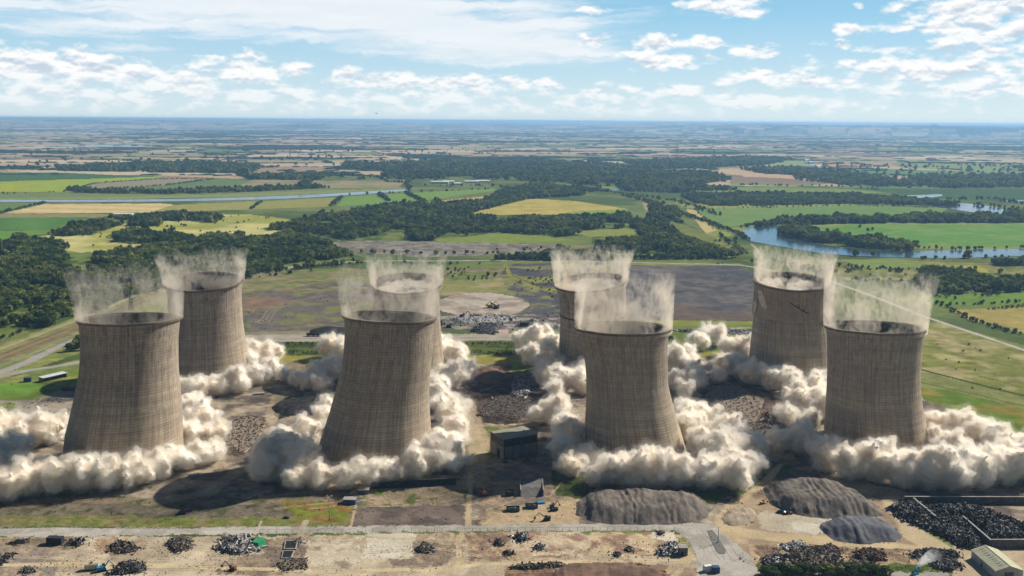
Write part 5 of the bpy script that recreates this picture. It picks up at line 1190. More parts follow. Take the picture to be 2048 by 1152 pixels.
# ---------------------------------------------------------------- scrap
S = scrap
S([(1782, 1018), (1800, 1006), (1835, 1003), (1862, 1022), (1884, 1038), (1925, 1038), (1950, 1058), (1966, 1082), (1956, 1098), (1926, 1096), (1880, 1072), (1830, 1050), (1796, 1034)], 3.4, 4200, 1.3, mt_char, 'black scrap heap spilling outside the concrete bay wall', mat2=mt_mixs, frac2=.28, seed=5)
S([(1838, 1014), (1950, 1014), (2060, 1056), (2200, 1084), (2200, 1082), (1986, 1080), (1932, 1036), (1876, 1034)], 4.0, 5200, 1.3, mt_char, 'black scrap heap filling the inside of the concrete bay', mat2=mt_mixs, frac2=.10, seed=6)
S([(1524, 1118), (1552, 1110), (1572, 1118), (1568, 1136), (1530, 1138)], 2, 420, 1.1, mt_char, 'scrap heap of dark and white sheets, leftmost below the haul road', mat2=mt_white, frac2=.2, seed=7)
S([(1562, 1094), (1590, 1084), (1612, 1090), (1600, 1104), (1572, 1104)], 1.6, 330, 1.0, mt_mixs, 'scrap heap with bright white bits below the tan haul road', mat2=mt_white, frac2=.35, seed=8)
S([(1572, 1112), (1600, 1098), (1640, 1098), (1686, 1116), (1682, 1144), (1600, 1144)], 2.6, 1100, 1.0, mt_char, 'broad dark brushwood heap above the roadside bushes', base=mt_wood, mat2=mt_wood, frac2=.5, seed=9, name='brushwood_heap', cat='brushwood heap')
S([(1630, 1094), (1660, 1090), (1684, 1100), (1660, 1108), (1636, 1106)], 1.3, 260, .9, mt_mixs, 'small flat scrap heap right of the white flecked one', mat2=mt_rust, frac2=.3, seed=10)
S([(1708, 1106), (1740, 1098), (1772, 1108), (1768, 1122), (1720, 1122)], 1.8, 420, 1.0, mt_char, 'dark brown scrap heap left of the water spray', mat2=mt_rust, frac2=.4, seed=11)
S([(1690, 1130), (1720, 1120), (1752, 1128), (1750, 1142), (1700, 1142)], 1.8, 330, 1.0, mt_wood, 'brown twig heap behind the dark roadside bushes', mat2=mt_char, frac2=.4, seed=12, name='brushwood_heap', cat='brushwood heap')
S([(1826, 1104), (1860, 1098), (1912, 1104), (1920, 1116), (1850, 1120), (1826, 1116)], 1.6, 520, 1.0, mt_char, 'dark scrap heap behind the water spray', mat2=mt_mixs, frac2=.3, seed=14)
S([(1862, 1126), (1900, 1118), (1926, 1132), (1900, 1144), (1866, 1138)], 1.6, 420, 1.0, mt_char, 'dark scrap heap between the spray and the cream roofed warehouse', mat2=mt_mixs, frac2=.3, seed=15)
S([(437, 1098), (445, 1080), (470, 1074), (500, 1074), (522, 1088), (516, 1104), (480, 1110), (448, 1106)], 2.2, 330, 1.2, mt_pale, 'heap of white pipes and beams beside the green skip', mat2=mt_dark, frac2=.4, long_=4.5, seed=16, base=mt_mixs)
S([(440, 1080), (452, 1074), (466, 1076), (456, 1086), (442, 1088)], 1.2, 90, .8, mt_rust, 'small rusty heap touching the white pipe heap', seed=17)
S([(331, 1090), (340, 1078), (364, 1074), (384, 1080), (382, 1098), (350, 1106)], 1.6, 420, .9, mt_mixs, 'round heap of grey brown rubble right of the twig heap', mat2=mt_wood, frac2=.5, seed=18)
S([(219, 1096), (236, 1082), (262, 1090), (281, 1098), (270, 1104), (230, 1109)], 1.8, 330, .9, mt_char, 'dark twig heap in the tan yard', mat2=mt_wood, frac2=.5, seed=19, name='brushwood_heap', cat='brushwood heap', long_=4)
S([(222, 1146), (240, 1128), (268, 1122), (290, 1132), (284, 1144), (240, 1150)], 2, 420, 1.0, mt_mixs, 'grey and black scrap heap right of the blue machine', mat2=mt_char, frac2=.5, seed=20)
S([(-20, 1128), (14, 1108), (26, 1110), (0, 1132)], 1.8, 160, 1.1, mt_char, 'dark tangle of beams cut by the left edge', mat2=mt_mixs, frac2=.3, seed=21)
S([(18, 1087), (40, 1080), (60, 1080), (50, 1087), (20, 1092)], 1.3, 100, .9, mt_char, 'low black scrap row near the left edge of the yard', seed=22)
S([(130, 1090), (140, 1080), (160, 1078), (170, 1072), (160, 1094)], 1.5, 130, 1.0, mt_char, 'dark debris right of the black container', mat2=mt_white, frac2=.1, seed=23)
S([(36, 1146), (50, 1134), (64, 1138), (62, 1148)], 1.2, 120, .9, mt_mixs, 'small mixed scrap heap at the bottom left corner', mat2=mt_char, frac2=.4, seed=24)
S([(585, 1084), (600, 1076), (602, 1088), (592, 1092)], 1.4, 90, .9, mt_mixs, 'scrap tipped on the rim of the upper black pit', seed=25)
S([(552, 1130), (580, 1118), (616, 1118), (610, 1136), (570, 1144)], 1.1, 260, .8, mt_wood, 'flat grey brown heap below the two pits', mat2=mt_mixs, frac2=.4, seed=26)
S([(832, 1100), (846, 1084), (862, 1090), (858, 1106), (836, 1106)], 1.6, 160, 1.0, mt_mixs, 'scrap heap right of the white concrete slab', mat2=mt_wood, frac2=.3, seed=27)
S([(1026, 1078), (1034, 1069), (1052, 1068), (1056, 1080), (1040, 1085)], 2, 200, 1.0, mt_char, 'black and white scrap heap just below the fenced road', mat2=mt_white, frac2=.2, seed=28)
S([(987, 1088), (992, 1081), (1003, 1082), (1004, 1091), (992, 1093)], 1.8, 100, .9, mt_char, 'small black heap left of the black and white one', seed=29)
S([(1068, 1096), (1074, 1089), (1086, 1090), (1086, 1100), (1074, 1101)], 1.6, 110, .9, mt_dark, 'small steel grey scrap heap on the pale slab', mat2=mt_pale, frac2=.3, seed=30)
S([(1004, 1106), (1016, 1100), (1030, 1108), (1016, 1113)], 1.2, 80, .8, mt_char, 'low dark heap left of the two red drums', mat2=mt_wood, frac2=.4, seed=31)
S([(1312, 1106), (1330, 1090), (1352, 1084), (1357, 1098), (1346, 1112), (1320, 1114)], 2, 330, 1.0, mt_char, 'scrap heap with silver bits against the small concrete hut', mat2=mt_white, frac2=.3, seed=32)
S([(1226, 1112), (1230, 1105), (1240, 1106), (1240, 1114)], 1.6, 60, .9, mt_char, 'black lump heap in front of the pale slab', seed=33)
S([(1250, 1102), (1254, 1095), (1263, 1096), (1262, 1104)], 1.4, 60, .9, mt_char, 'black lump heap right of a similar one', seed=34)
S([(1312, 1070), (1316, 1064), (1325, 1065), (1324, 1071)], 1.2, 50, .8, mt_char, 'small black bush-like heap by the fence end', seed=35)
S([(446, 880), (470, 838), (500, 832), (532, 842), (520, 880), (490, 906), (462, 900)], 0.7, 700, .8, mt_wood, 'wide field of broken branches between the left front towers', mat2=mt_mixs, frac2=.3, seed=36, name='brushwood_heap', cat='brushwood heap', long_=4)
S([(1506, 862), (1530, 828), (1566, 822), (1580, 846), (1556, 868), (1520, 874)], 3, 700, 1.2, mt_wood, 'pale tangle of branches in front of the cracked tower', mat2=mt_pale, frac2=.25, seed=37, name='brushwood_heap', cat='brushwood heap', long_=4)
S([(1018, 790), (1030, 750), (1062, 742), (1070, 770), (1050, 800)], 2.5, 700, 1.1, mt_mixs, 'grey rubble heap left of the tilted rear tower', mat2=mt_char, frac2=.4, seed=38, name='rubble_heap', cat='rubble heap')
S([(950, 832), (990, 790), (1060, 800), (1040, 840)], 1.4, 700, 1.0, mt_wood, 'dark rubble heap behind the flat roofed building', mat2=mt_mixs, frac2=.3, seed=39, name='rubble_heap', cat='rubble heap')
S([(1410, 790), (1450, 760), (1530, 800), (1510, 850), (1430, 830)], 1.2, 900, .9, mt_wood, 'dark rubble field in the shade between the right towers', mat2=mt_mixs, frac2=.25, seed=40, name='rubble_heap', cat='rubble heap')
S([(900, 640), (940, 634), (1010, 634), (1040, 640), (1000, 646), (930, 648)], 2.5, 420, 1.6, mt_mixs, 'grey rubble row below the round clearing', mat2=mt_white, frac2=.4, seed=41, name='rubble_heap', cat='rubble heap')
S([(940, 664), (960, 646), (1000, 650), (990, 670)], 2, 300, 1.5, mt_mixs, 'mixed rubble patch beyond the middle track', mat2=mt_char, frac2=.4, seed=42, name='rubble_heap', cat='rubble heap')
S([(1342, 662), (1400, 660), (1508, 662), (1508, 670), (1400, 668)], 1.8, 400, 1.5, mt_char, 'black rubble row beside the rear track', mat2=mt_white, frac2=.3, seed=43, name='rubble_heap', cat='rubble heap')
S([(1242, 1150), (1280, 1138), (1330, 1146), (1330, 1160), (1250, 1164)], 1.3, 420, .9, mt_mixs, 'grey rubble heap right of the reddish soil', mat2=mt_char, frac2=.3, seed=44, name='rubble_heap', cat='rubble heap')
S([(1016, 1136), (1050, 1130), (1126, 1126), (1120, 1134), (1050, 1140)], 1.2, 420, .9, mt_wood, 'long dark ridge of debris at the bottom of the yard', mat2=mt_char, frac2=.5, seed=45, name='rubble_heap', cat='rubble heap')
# loose stones and bits strewn over the rough ground
rs = np.random.RandomState(12); cl = []
for poly, n, s in (([(440, 850), (940, 730), (1130, 728), (1500, 712), (1700, 760), (2040, 980), (1500, 1010), (1150, 1045), (940, 1045), (710, 1045), (-100, 1030), (-100, 960), (400, 960)], 7000, .45), ([(-50, 1078), (1340, 1066), (1360, 1160), (-50, 1160)], 3600, .32), ([(1450, 1090), (1920, 1100), (1900, 1150), (1500, 1140)], 700, .5), ([(880, 630), (1110, 626), (1180, 660), (880, 665)], 500, 1.4), ([(480, 600), (690, 580), (690, 660), (500, 660)], 200, 1.0), ([(0, 806), (160, 790), (120, 850), (0, 850)], 300, .7)):
    P = GP(poly); x0, y0 = P.min(0); x1, y1 = P.max(0); q = np.column_stack([x0+(x1-x0)*rs.rand(n*4), y0+(y1-y0)*rs.rand(n*4)]); q = q[inpoly(q[:, 0], q[:, 1], P)]
    q = q[(fbm(q[:, 0]/18, q[:, 1]/18, 71, 4)+rs.rand(len(q))*.18) > .56][:n]
    V_, f = shards(len(q), s, rs, .35, 1.6); V_ = V_*(.5+rs.rand(len(q))**3*1.8)[:, None, None]; V_ += np.column_stack([q, np.full(len(q), .15)])[:, None]; cl.append(V_.reshape(-1, 8, 3))
cl = np.concatenate(cl); k = rs.rand(len(cl)) < .55
for nm, sel, mat, lb in (('rubble', k, mg_brown, 'brown stones and broken concrete strewn over the cleared ground'), ('rubble', ~k, mt_mixs, 'dark bits of scrap strewn over the cleared ground')):
    C_ = cl[sel]; F_1 = (f[None]+(np.arange(len(C_))*8)[:, None, None]).reshape(-1, 4); o = mesh_np(nm, C_.reshape(-1, 3), [F_1], mat); tag(o, lb, 'rubble', kind='stuff')
# ---------------------------------------------------------------- buildings
def frame_of(A, B, C):
    """local frame of a rectangular plan: A near corner, B along the long front, C along the side"""
    A, B, C = (np.array(p[:2]) for p in (A, B, C)); u = B-A; L = np.linalg.norm(u); u /= L; w = np.array([-u[1], u[0]])
    if np.dot(w, C-A) < 0: w = -w
    return A, u, w, L, abs(np.dot(w, C-A)), math.atan2(u[1], u[0])
# small flat roofed building in the middle
A, u, w, L, Wd, ang = frame_of(G(1008, 920), G(1075, 908), G(977, 904))
Ht = V(1008, 879, A[1])[2]
root = empty('plant_building', (A[0], A[1], 0), ang); tag(root, 'boxy dark building with a flat green-grey roof right of the leaning tower', 'building')
MB().box((L/2, Wd/2, Ht*.30), (L, Wd, Ht*.60)).build('lower_wall', mt_clad, root); MB().box((L/2, Wd/2, Ht*.78), (L-.1, Wd-.1, Ht*.36)).build('upper_wall', pbr('dark_green_cladding', (.035, .042, .038), .6, vary=.3), root)
mb = MB(); 
mb.box((L/2, Wd/2, Ht+.1), (L+.8, Wd+.8, .5)).build('roof', mt_roofg, root)
mb = MB()
for (c_, d_) in (((L/2, -.3, Ht+.45), (L+.9, .25, .35)), ((L/2, Wd+.3, Ht+.45), (L+.9, .25, .35)), ((-.35, Wd/2, Ht+.45), (.25, Wd+.4, .35)), ((L+.35, Wd/2, Ht+.45), (.25, Wd+.4, .35))): mb.box(c_, d_)
mb.build('parapet', mt_conc, root)
for i in range(5): MB().box((L*i/4*.985+.2, -.12, Ht*.30), (.35, .3, Ht*.6)).build('pier', mt_dark, root)
for i in range(4): MB().box((L*(i+.5)/4, -.06, Ht*.78), (L/4-.9, .16, Ht*.26)).build('window', mt_glass, root)
for i in range(3): MB().box((-.12, Wd*i/2*.985+.15, Ht*.30), (.3, .35, Ht*.6)).build('pier', mt_dark, root)
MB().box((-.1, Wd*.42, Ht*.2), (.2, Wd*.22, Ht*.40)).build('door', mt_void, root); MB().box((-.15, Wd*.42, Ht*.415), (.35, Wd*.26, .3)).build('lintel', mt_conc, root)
MB().box((-.2, Wd*.16, Ht*.78), (.5, .9, .9)).build('vent', mt_conc, root)
for i in range(3): MB().box((L*(.2+.3*i), Wd*.5, Ht+.6), (1.2, 1.2, .7)).build('roof_hatch', mt_concd, root)
# cream roofed warehouse, bottom right
A, u, w, L, Wd, ang = frame_of(G(1990, 1158), G(1942, 1116), G(2046, 1158))
root = empty('warehouse', (A[0], A[1], 0), ang); tag(root, 'long warehouse with a ridged cream roof at the bottom right corner', 'warehouse')
sgn = 1 if np.dot(np.array([-u[1], u[0]]), w) > 0 else -1
E = 5.2; Rg = 8.2; W1 = Wd*sgn
def q3(*p): return [np.array(a, float) for a in p]
mb = MB(); mb.add([(0, 0, 0), (L, 0, 0), (L, W1, 0), (0, W1, 0), (0, 0, E), (L, 0, E), (L, W1, E), (0, W1, E), (0, W1/2, Rg-.1), (L, W1/2, Rg-.1)], [(0, 1, 5, 4), (2, 3, 7, 6), (0, 4, 8, 7, 3), (1, 2, 6, 9, 5)]); mb.build('wall', pbr('pale_cladding', (.40, .43, .44), .7, vary=.2), root)
for sd_ in (0, 1):
    ya, yb = (0-.4*sgn, W1/2) if sd_ == 0 else (W1/2, W1+.4*sgn); za, zb = (E-.15, Rg) if sd_ == 0 else (Rg, E-.15)
    mb = MB(); mb.add([(-.5, ya, za), (L+.5, ya, za), (L+.5, yb, zb), (-.5, yb, zb), (-.5, ya, za+.25), (L+.5, ya, za+.25), (L+.5, yb, zb+.25), (-.5, yb, zb+.25)], [(0, 1, 2, 3), (4, 7, 6, 5), (0, 4, 5, 1), (1, 5, 6, 2), (2, 6, 7, 3), (3, 7, 4, 0)])
    n_ = int(L/1.6)
    for i in range(n_): 
        x = L*(i+.5)/n_; mb.tube((x, ya, za+.27), (x, yb, zb+.27), .07, None, 4)
    rf = mb.build('roof', mt_roofy, root)
    if sd_ == 0:
        for i in range(9):
            x = L*(.10+.098*i); f0, f1 = .45, .72
            p0 = (x, ya+(yb-ya)*f0, za+(zb-za)*f0+.34); p1 = (x+L*.038, ya+(yb-ya)*f0, za+(zb-za)*f0+.34); p2 = (x+L*.038, ya+(yb-ya)*f1, za+(zb-za)*f1+.34); p3 = (x, ya+(yb-ya)*f1, za+(zb-za)*f1+.34)
            MB().add([p0, p1, p2, p3]+[(a, b, c-.15) for a, b, c in (p0, p1, p2, p3)], [(0, 1, 2, 3), (7, 6, 5, 4), (0, 4, 5, 1), (1, 5, 6, 2), (2, 6, 7, 3), (3, 7, 4, 0)]).build('skylight', pbr('grey_skylight', (.26, .27, .24), .4, vary=.2) if i == 0 else bpy.data.materials['grey_skylight'], root)
MB().box((L/2, W1/2, Rg+.3), (L+1, .5, .18)).build('ridge_cap', mt_roofy, root)
MB().box((-.06, W1*.5, 2.1), (.12, abs(W1)*.34, 4.2)).build('door', mt_concd, root)
MB().box((L*.55, -.12*sgn, 1.6), (1.4, .2, 2.4)).build('side_door', mt_dark, root)
# small concrete hut
A = G(1358, 1112); root = empty('concrete_hut', A, .05); tag(root, 'small square concrete hut with a dark doorway by the road bend', 'hut')
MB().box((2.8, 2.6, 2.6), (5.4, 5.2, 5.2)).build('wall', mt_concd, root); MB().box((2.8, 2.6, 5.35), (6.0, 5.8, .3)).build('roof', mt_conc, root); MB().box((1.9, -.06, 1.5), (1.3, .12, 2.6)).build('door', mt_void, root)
# sheds at the left
A, u, w, L, Wd, ang = frame_of(G(87, 765), G(134, 754), G(88, 757))
root = empty('open_shed', (A[0], A[1], 0), ang); tag(root, 'long open fronted shed with a pale roof at the left yard', 'shed'); Wd = 7.5
mb = MB(); mb.box((L/2, Wd, 2.3), (L, .2, 4.6)); mb.box((.1, Wd/2, 2.2), (.2, Wd, 4.4)); mb.box((L-.1, Wd/2, 2.2), (.2, Wd, 4.4)); mb.build('wall', mt_clad, root)
MB().box((L/2, Wd/2-.2, 4.75), (L+1, Wd+1.2, .22), rx=.04).build('roof', pbr('pale_sheet_roof', (.58, .60, .60), .5, vary=.15), root)
for i in range(6): MB().box((L*i/5*.98+.2, .1, 2.2), (.25, .25, 4.4)).build('post', mt_dark, root)
def small_container(px, py, L, Wd, H, rz, mat, label, name='container', cat='container', doors=True, group=None):
    r = empty(name, G(px, py), rz); tag(r, label, cat, group)
    mb = MB().box((0, 0, H/2+.15), (L, Wd, H))
    n = int(L/.6)
    for i in range(n): x = -L/2+L*(i+.5)/n; mb.box((x, -Wd/2-.04, H/2+.15), (.25, .08, H*.86)); mb.box((x, Wd/2+.04, H/2+.15), (.25, .08, H*.86))
    mb.build('body', mat, r)
    mb = MB()
    for sx_ in (-1, 1):
        for sy_ in (-1, 1): mb.box((sx_*(L/2-.06), sy_*(Wd/2-.06), H/2+.15), (.22, .22, H+.2))
    for sy_ in (-1, 1): mb.box((0, sy_*(Wd/2-.06), H+.17), (L, .2, .16)); mb.box((0, sy_*(Wd/2-.06), .12), (L, .2, .16))
    mb.build('frame', mt_dark, r)
    if doors:
        for s_ in (-1, 1): MB().box((L/2+.05, s_*Wd/4, H/2+.15), (.08, Wd/2-.15, H-.3)).build('door', mat, r)
    return r
small_container(56, 763, 7, 5, 4.2, .2, mt_navy, 'small blue-grey cabin left of the open fronted shed', 'site_cabin', 'cabin')
small_container(136, 781, 13, 3, 3.2, -.12, mt_rust, 'rust red container near the grey yard')
small_container(111, 1087, 10, 4, 4.3, -.08, mt_dark, 'dark container in the tan yard, lower left')
small_container(517, 1092, 5.5, 8, 3.8, -.35, mt_green, 'green container behind the white pipe heap')
small_container(1415, 1142, 4.6, 3.4, 3.6, .35, mt_white, 'white cabin left of a blue-shaded one at the road', 'site_cabin', 'cabin'); small_container(1431, 1144, 4.4, 3.4, 3.4, .05, mt_navy, 'cabin painted in blue shade, right of a white one at the road', 'site_cabin', 'cabin')  # second cabin's navy stands in for blue shade on white walls
small_container(1058, 652, 24, 6, 5, -.03, mt_dark, 'long dark shed right of the middle rubble')
small_container(953, 663, 9, 5, 4, .1, mt_dark, 'small dark cabin on the rubble beyond the middle track', 'site_cabin', 'cabin')
small_container(880, 651, 5, 5, 7, .1, pbr('dark_green_paint', (.02, .10, .06), .6), 'green silo box right of the hidden rear tower')
# concrete bay
def wallseg(a, b, h, tk, name, label, mat=mt_concd, par=None, cap=True):
    A, B = G(*a)[:2], G(*b)[:2]; L = np.linalg.norm(B-A); an = math.atan2(*(B-A)[::-1]); c = (A+B)/2
    r = empty(name, (c[0], c[1], 0), an) if par is None else par
    if label: tag(r, label, 'wall', 'walls of the scrap bay')
    mb = MB().box((0, 0, h/2), (L, tk, h))
    for i in range(int(L/6)): mb.box((-L/2+6*i+3, -tk/2-.15, h/2-.2), (.5, .3, h-.4)); mb.box((-L/2+6*i+3, tk/2+.15, h/2-.2), (.5, .3, h-.4))
    mb.build('panel', mat, r); MB().box((0, 0, h+.12), (L+.2, tk+.3, .24)).build('coping', mt_conc, r); return r
wallseg((1808, 1007), (2200, 1008), 5.2, .9, 'concrete_wall', 'long back wall of the scrap bay')
wallseg((1826, 1009), (1870, 1046), 5.0, .9, 'concrete_wall', 'slanting wall dividing the inner and outer scrap heaps')
wallseg((1925, 1046), (1981, 1095), 5.0, .9, 'concrete_wall', 'slanting front side wall of the scrap bay')
wallseg((1983, 1095.5), (2250, 1095.5), 5.6, .9, 'concrete_wall', 'front wall of the scrap bay above the cream roofed warehouse')
# black wall in front of the leaning tower
A, B = G(742, 978)[:2], G(912, 968)[:2]; L = np.linalg.norm(B-A); an = math.atan2(*(B-A)[::-1]); r = empty('pond_wall', (*((A+B)/2), 0), an); tag(r, 'long low black wall in front of the leaning tower', 'wall')
MB().box((0, 0, 2.4), (L, 1.2, 4.8)).build('panel', pbr('tarred_wall', (.018, .018, .02), .8, vary=.4), r); MB().box((0, 0, 4.9), (L, 1.6, .2)).build('coping', mt_dark, r)
for i in range(8): MB().box((-L/2+L*(i+.5)/8, -.9, 2), (.4, .6, 4)).build('buttress', mt_dark, r)
# raised concrete rims; the black plate inside paints the pits' unlit depth
def pit(pts, label):
    P = GP(pts); c = P.mean(0); r = empty('concrete_pit', (c[0], c[1], 0)); tag(r, label, 'pit', 'open pits'); Q = P-c; I = Q*.86
    mb = MB()
    for i in range(len(Q)):
        j = (i+1) % len(Q); mb.add([(*Q[i], 0), (*Q[j], 0), (*I[j], 0), (*I[i], 0), (*Q[i], .9), (*Q[j], .9), (*I[j], .9), (*I[i], .9)], [(0, 3, 2, 1), (4, 5, 6, 7), (0, 1, 5, 4), (2, 3, 7, 6)])
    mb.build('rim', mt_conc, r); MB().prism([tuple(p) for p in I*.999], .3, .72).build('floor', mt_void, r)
pit([(567, 1100), (571, 1083), (597, 1083), (592, 1100)], 'upper black pit with a concrete rim in the yard'); pit([(562, 1119), (566, 1103), (589, 1103), (582, 1119)], 'lower black pit with a concrete rim in the yard')
# shaded loading ramps behind the small skips
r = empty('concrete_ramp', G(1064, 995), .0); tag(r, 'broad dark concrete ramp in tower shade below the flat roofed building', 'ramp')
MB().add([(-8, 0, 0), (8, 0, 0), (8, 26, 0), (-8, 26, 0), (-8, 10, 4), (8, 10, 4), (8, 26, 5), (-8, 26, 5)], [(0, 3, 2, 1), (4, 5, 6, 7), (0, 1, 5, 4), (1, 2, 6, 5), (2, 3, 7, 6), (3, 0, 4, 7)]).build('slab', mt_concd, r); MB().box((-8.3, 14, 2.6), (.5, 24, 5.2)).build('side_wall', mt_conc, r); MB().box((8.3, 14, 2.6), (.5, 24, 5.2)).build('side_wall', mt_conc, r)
def slab(px, py, L, W_, H, rz, mat, label, name='concrete_block', cat='block'):
    r = empty(name, G(px, py), rz); tag(r, label, cat); MB().box((0, 0, H/2), (L, W_, H), taper=.97).build('block', mat, r); MB().box((0, 0, H+.1), (L+.4, W_+.4, .2)).build('cap', mt_conc, r)
slab(388, 953, 8, 3.2, 1.6, .5, mt_conc, 'flat pale slab by the edge of the leftmost dust ring', 'concrete_slab', 'slab'); slab(518, 789, 10, 4, 1.5, .35, mt_conc, 'flat white slab beside the rear left dust ring', 'concrete_slab', 'slab')
slab(727, 986, 8, 5, 3.0, .1, mt_concd, 'grey block at the left end of the black wall'); slab(700, 1006, 9, 6, 3.5, -.05, mt_navy, 'dark blue box in shade near the tall lamp', 'equipment_box', 'box')
slab(1634, 942, 8, 4, 1.2, -.2, mt_concd, 'thin grey slab in the shade behind the wide gravel heap', 'concrete_slab', 'slab')
# kerbed island at the junction
P = GP([(1414, 1062), (1424, 1060), (1430, 1066), (1452, 1100), (1450, 1108), (1438, 1108), (1432, 1102)]); r = empty('traffic_island', (*P.mean(0), 0)); tag(r, 'long kerbed island in the middle of the road junction', 'traffic island')
MB().prism([tuple(p-P.mean(0)) for p in P], 0, .14).build('kerb', mt_concd, r); MB().prism([tuple((p-P.mean(0))*.84) for p in P], .13, .17).build('surface', pbr('worn_asphalt', (.16, .155, .14), .95, vary=.3), r)
for i in range(5): MB().tube((P.mean(0)[0]*0-2+i*.9, 9-i*4.6, .1), (-2+i*.9, 9-i*4.6, .9), .16, .12, 6).build('bollard', mt_dark, r)
# ---------------------------------------------------------------- lamp posts, fence, pylons
def lamp(px, py, h, label, heads=4, tw=.12):
    r = empty('lamp_post', G(px, py)); tag(r, label, 'lamp post', 'lamp posts on the works site')
    MB().tube((0, 0, 0), (0, 0, h), tw*1.4, tw*.8, 8).build('pole', mt_conc, r); MB().box((0, 0, .4), (.6, .6, .8)).build('base', mt_dark, r)
    for i in range(heads):
        a = i*2*PI/heads+.4; c_, s_ = math.cos(a), math.sin(a)
        MB().tube((0, 0, h-.1), (c_*1.4, s_*1.4, h+.15), .06, None, 5).build('arm', mt_dark, r); MB().box((c_*1.8, s_*1.8, h+.15), (1.1, .5, .22), a).build('lamp_head', mt_pale, r)
lamp(1436, 1086, 11, 'tall lamp post with four heads on the junction island', tw=.2); lamp(121, 648, 16, 'lamp post beside the railway at the left', 2); lamp(23, 770, 12, 'lamp post by the road fork at the left edge', 2); lamp(30, 740, 10, 'short lamp post above the road fork', 1)
lamp(659, 1040, 17, 'tall lamp post between the green verge and the dark box', 3, .18); lamp(664, 1052, 13, 'lamp post at the roadside below the tall one', 1); lamp(1403, 984, 12, 'lamp post in front of the pinched tower dust', 2); lamp(514, 1052, 9, 'thin lamp post at the road near the pale track', 1); lamp(1546, 1146, 9, 'lamp post at the bottom road beside the bushes', 1)
def fence(pts, h, sp, label, name='mesh_fence', mesh_rail=True, mat=mt_dark):
    P = GP(pts); c = P.mean(0); r = empty(name, (*c, 0)); tag(r, label, 'fence'); mb = MB(); rl = MB(); k = 0
    for a, b in zip(P[:-1], P[1:]):
        L = np.linalg.norm(b-a); n = max(1, int(L/sp))
        for i in range(n): q = a+(b-a)*i/n-c; mb.tube((*q, 0), (*q, h), .09, None, 5)
        for z in (.3, h*.5, h-.1): rl.tube((*(a-c), z), (*(b-c), z), .035, None, 4)
        nn = int(L/1.3)
        for i in range(nn): q = a+(b-a)*i/nn-c; rl.tube((*q, .1), (*q, h-.05), .018, None, 3)
    o = mb.build('posts', mat, r); tag(o, kind='stuff'); rl.build('mesh', mt_conc, r)
fence([(520, 1067), (700, 1066), (930, 1063), (1349, 1061), (1358, 1066)], 2.6, 5, 'thin wire fence along the lower side of the foreground road'); fence([(1352, 1068), (1376, 1080), (1394, 1116)], 1.2, 4, 'low row of posts beside the hut', 'post_fence')
fence([(0, 684), (165, 620), (330, 563)], 3, 12, 'dark fence between the wood and the railway'); fence([(0, 1056), (110, 1053.5), (235, 1055.5)], 1.0, 4, 'low dark rail along the grass verge', 'guard_rail')
fence([(1345, 1135), (1400, 1133), (1450, 1138)], 2.2, 5, 'wire fence behind the two small cabins'); fence([(1940, 862), (2060, 860)], 1.6, 8, 'field fence at the right edge behind the dust')
def pylon(px, py, h, label):
    r = empty('pylon', G(px, py)); tag(r, label, 'pylon', 'pylons on the far plain'); mb = MB(); b = h*.12; t_ = h*.02
    w = h*.006+.25
    for sx_ in (-1, 1):
        for sy_ in (-1, 1): mb.tube((sx_*b, sy_*b, 0), (sx_*t_, sy_*t_, h), w, w*.6, 4)
    for i in range(7):
        z0, z1 = h*i/7.5, h*(i+1)/7.5; r0 = b+(t_-b)*i/7.5; r1 = b+(t_-b)*(i+1)/7.5
        for s_ in (-1, 1): mb.tube((-r0, s_*r0, z0), (r1, s_*r1, z1), w*.5, None, 3); mb.tube((r0, s_*r0, z0), (-r1, s_*r1, z1), w*.5, None, 3)
    mb.build('mast', mt_dark, r)
    for k, z in enumerate((.70, .82, .94)):
        m = MB(); Lk = h*(.20-.03*k); m.tube((-Lk, 0, h*z), (Lk, 0, h*z), w*.6, None, 4); m.tube((-Lk, 0, h*z), (0, 0, h*(z+.05)), w*.4, None, 3); m.tube((Lk, 0, h*z), (0, 0, h*(z+.05)), w*.4, None, 3); m.build('cross_arm', mt_dark, r)
pylon(1428, 313, 62, 'tallest pylon, standing near the centre of the far plain'); pylon(1354, 300, 52, 'pylon left of the tallest one'); pylon(1139, 308, 48, 'pylon beyond the woods at the middle of the plain'); pylon(580, 312, 50, 'pylon among tan fields at the left'); pylon(457, 326, 48, 'pylon left of its twin among tan fields')
pylon(1690, 302, 46, 'pylon on the right plain, leftmost of three'); pylon(1838, 299, 44, 'middle pylon of three on the right plain'); pylon(1906, 298, 44, 'rightmost pylon of three on the right plain'); pylon(262, 620, 24, 'small pylon on the railway behind the dust curtain')
# ---------------------------------------------------------------- vehicles
def wheels(r, xs, ys, rad, wd=.5):
    for x in xs:
        for y in ys:
            m = MB().tube((x, y-wd/2, rad), (x, y+wd/2, rad), rad, None, 12); o = m.build('wheel', mt_black, r)
def car(px, py, rz, mat, label, s=1.0):
    r = empty('car', G(px, py), rz); tag(r, label, 'car', 'cars on the site and road'); r.scale = (s, s, s)
    MB().box((0, 0, .65), (4.3, 1.8, .7), taper=.96).build('body', mat, r); MB().box((-.2, 0, 1.25), (2.3, 1.6, .55), taper=.78).build('cabin', mt_glass, r); wheels(r, (-1.35, 1.35), (-.85, .85), .34, .22)
car(572, 1037, .1, mt_dark, 'dark car on the rough grass above the road'); car(1446, 527, 0, mt_white, 'white car on the far site road', 1.3); car(1436, 528, 0, mt_dark, 'dark car behind the white one on the far site road', 1.2); car(1562, 1026, -.3, mt_dark, 'dark car left of another at the foot of the wide gravel heap', 1.4); car(1575, 1028, .1, mt_rust, 'brown car at the foot of the wide gravel heap', 1.5)
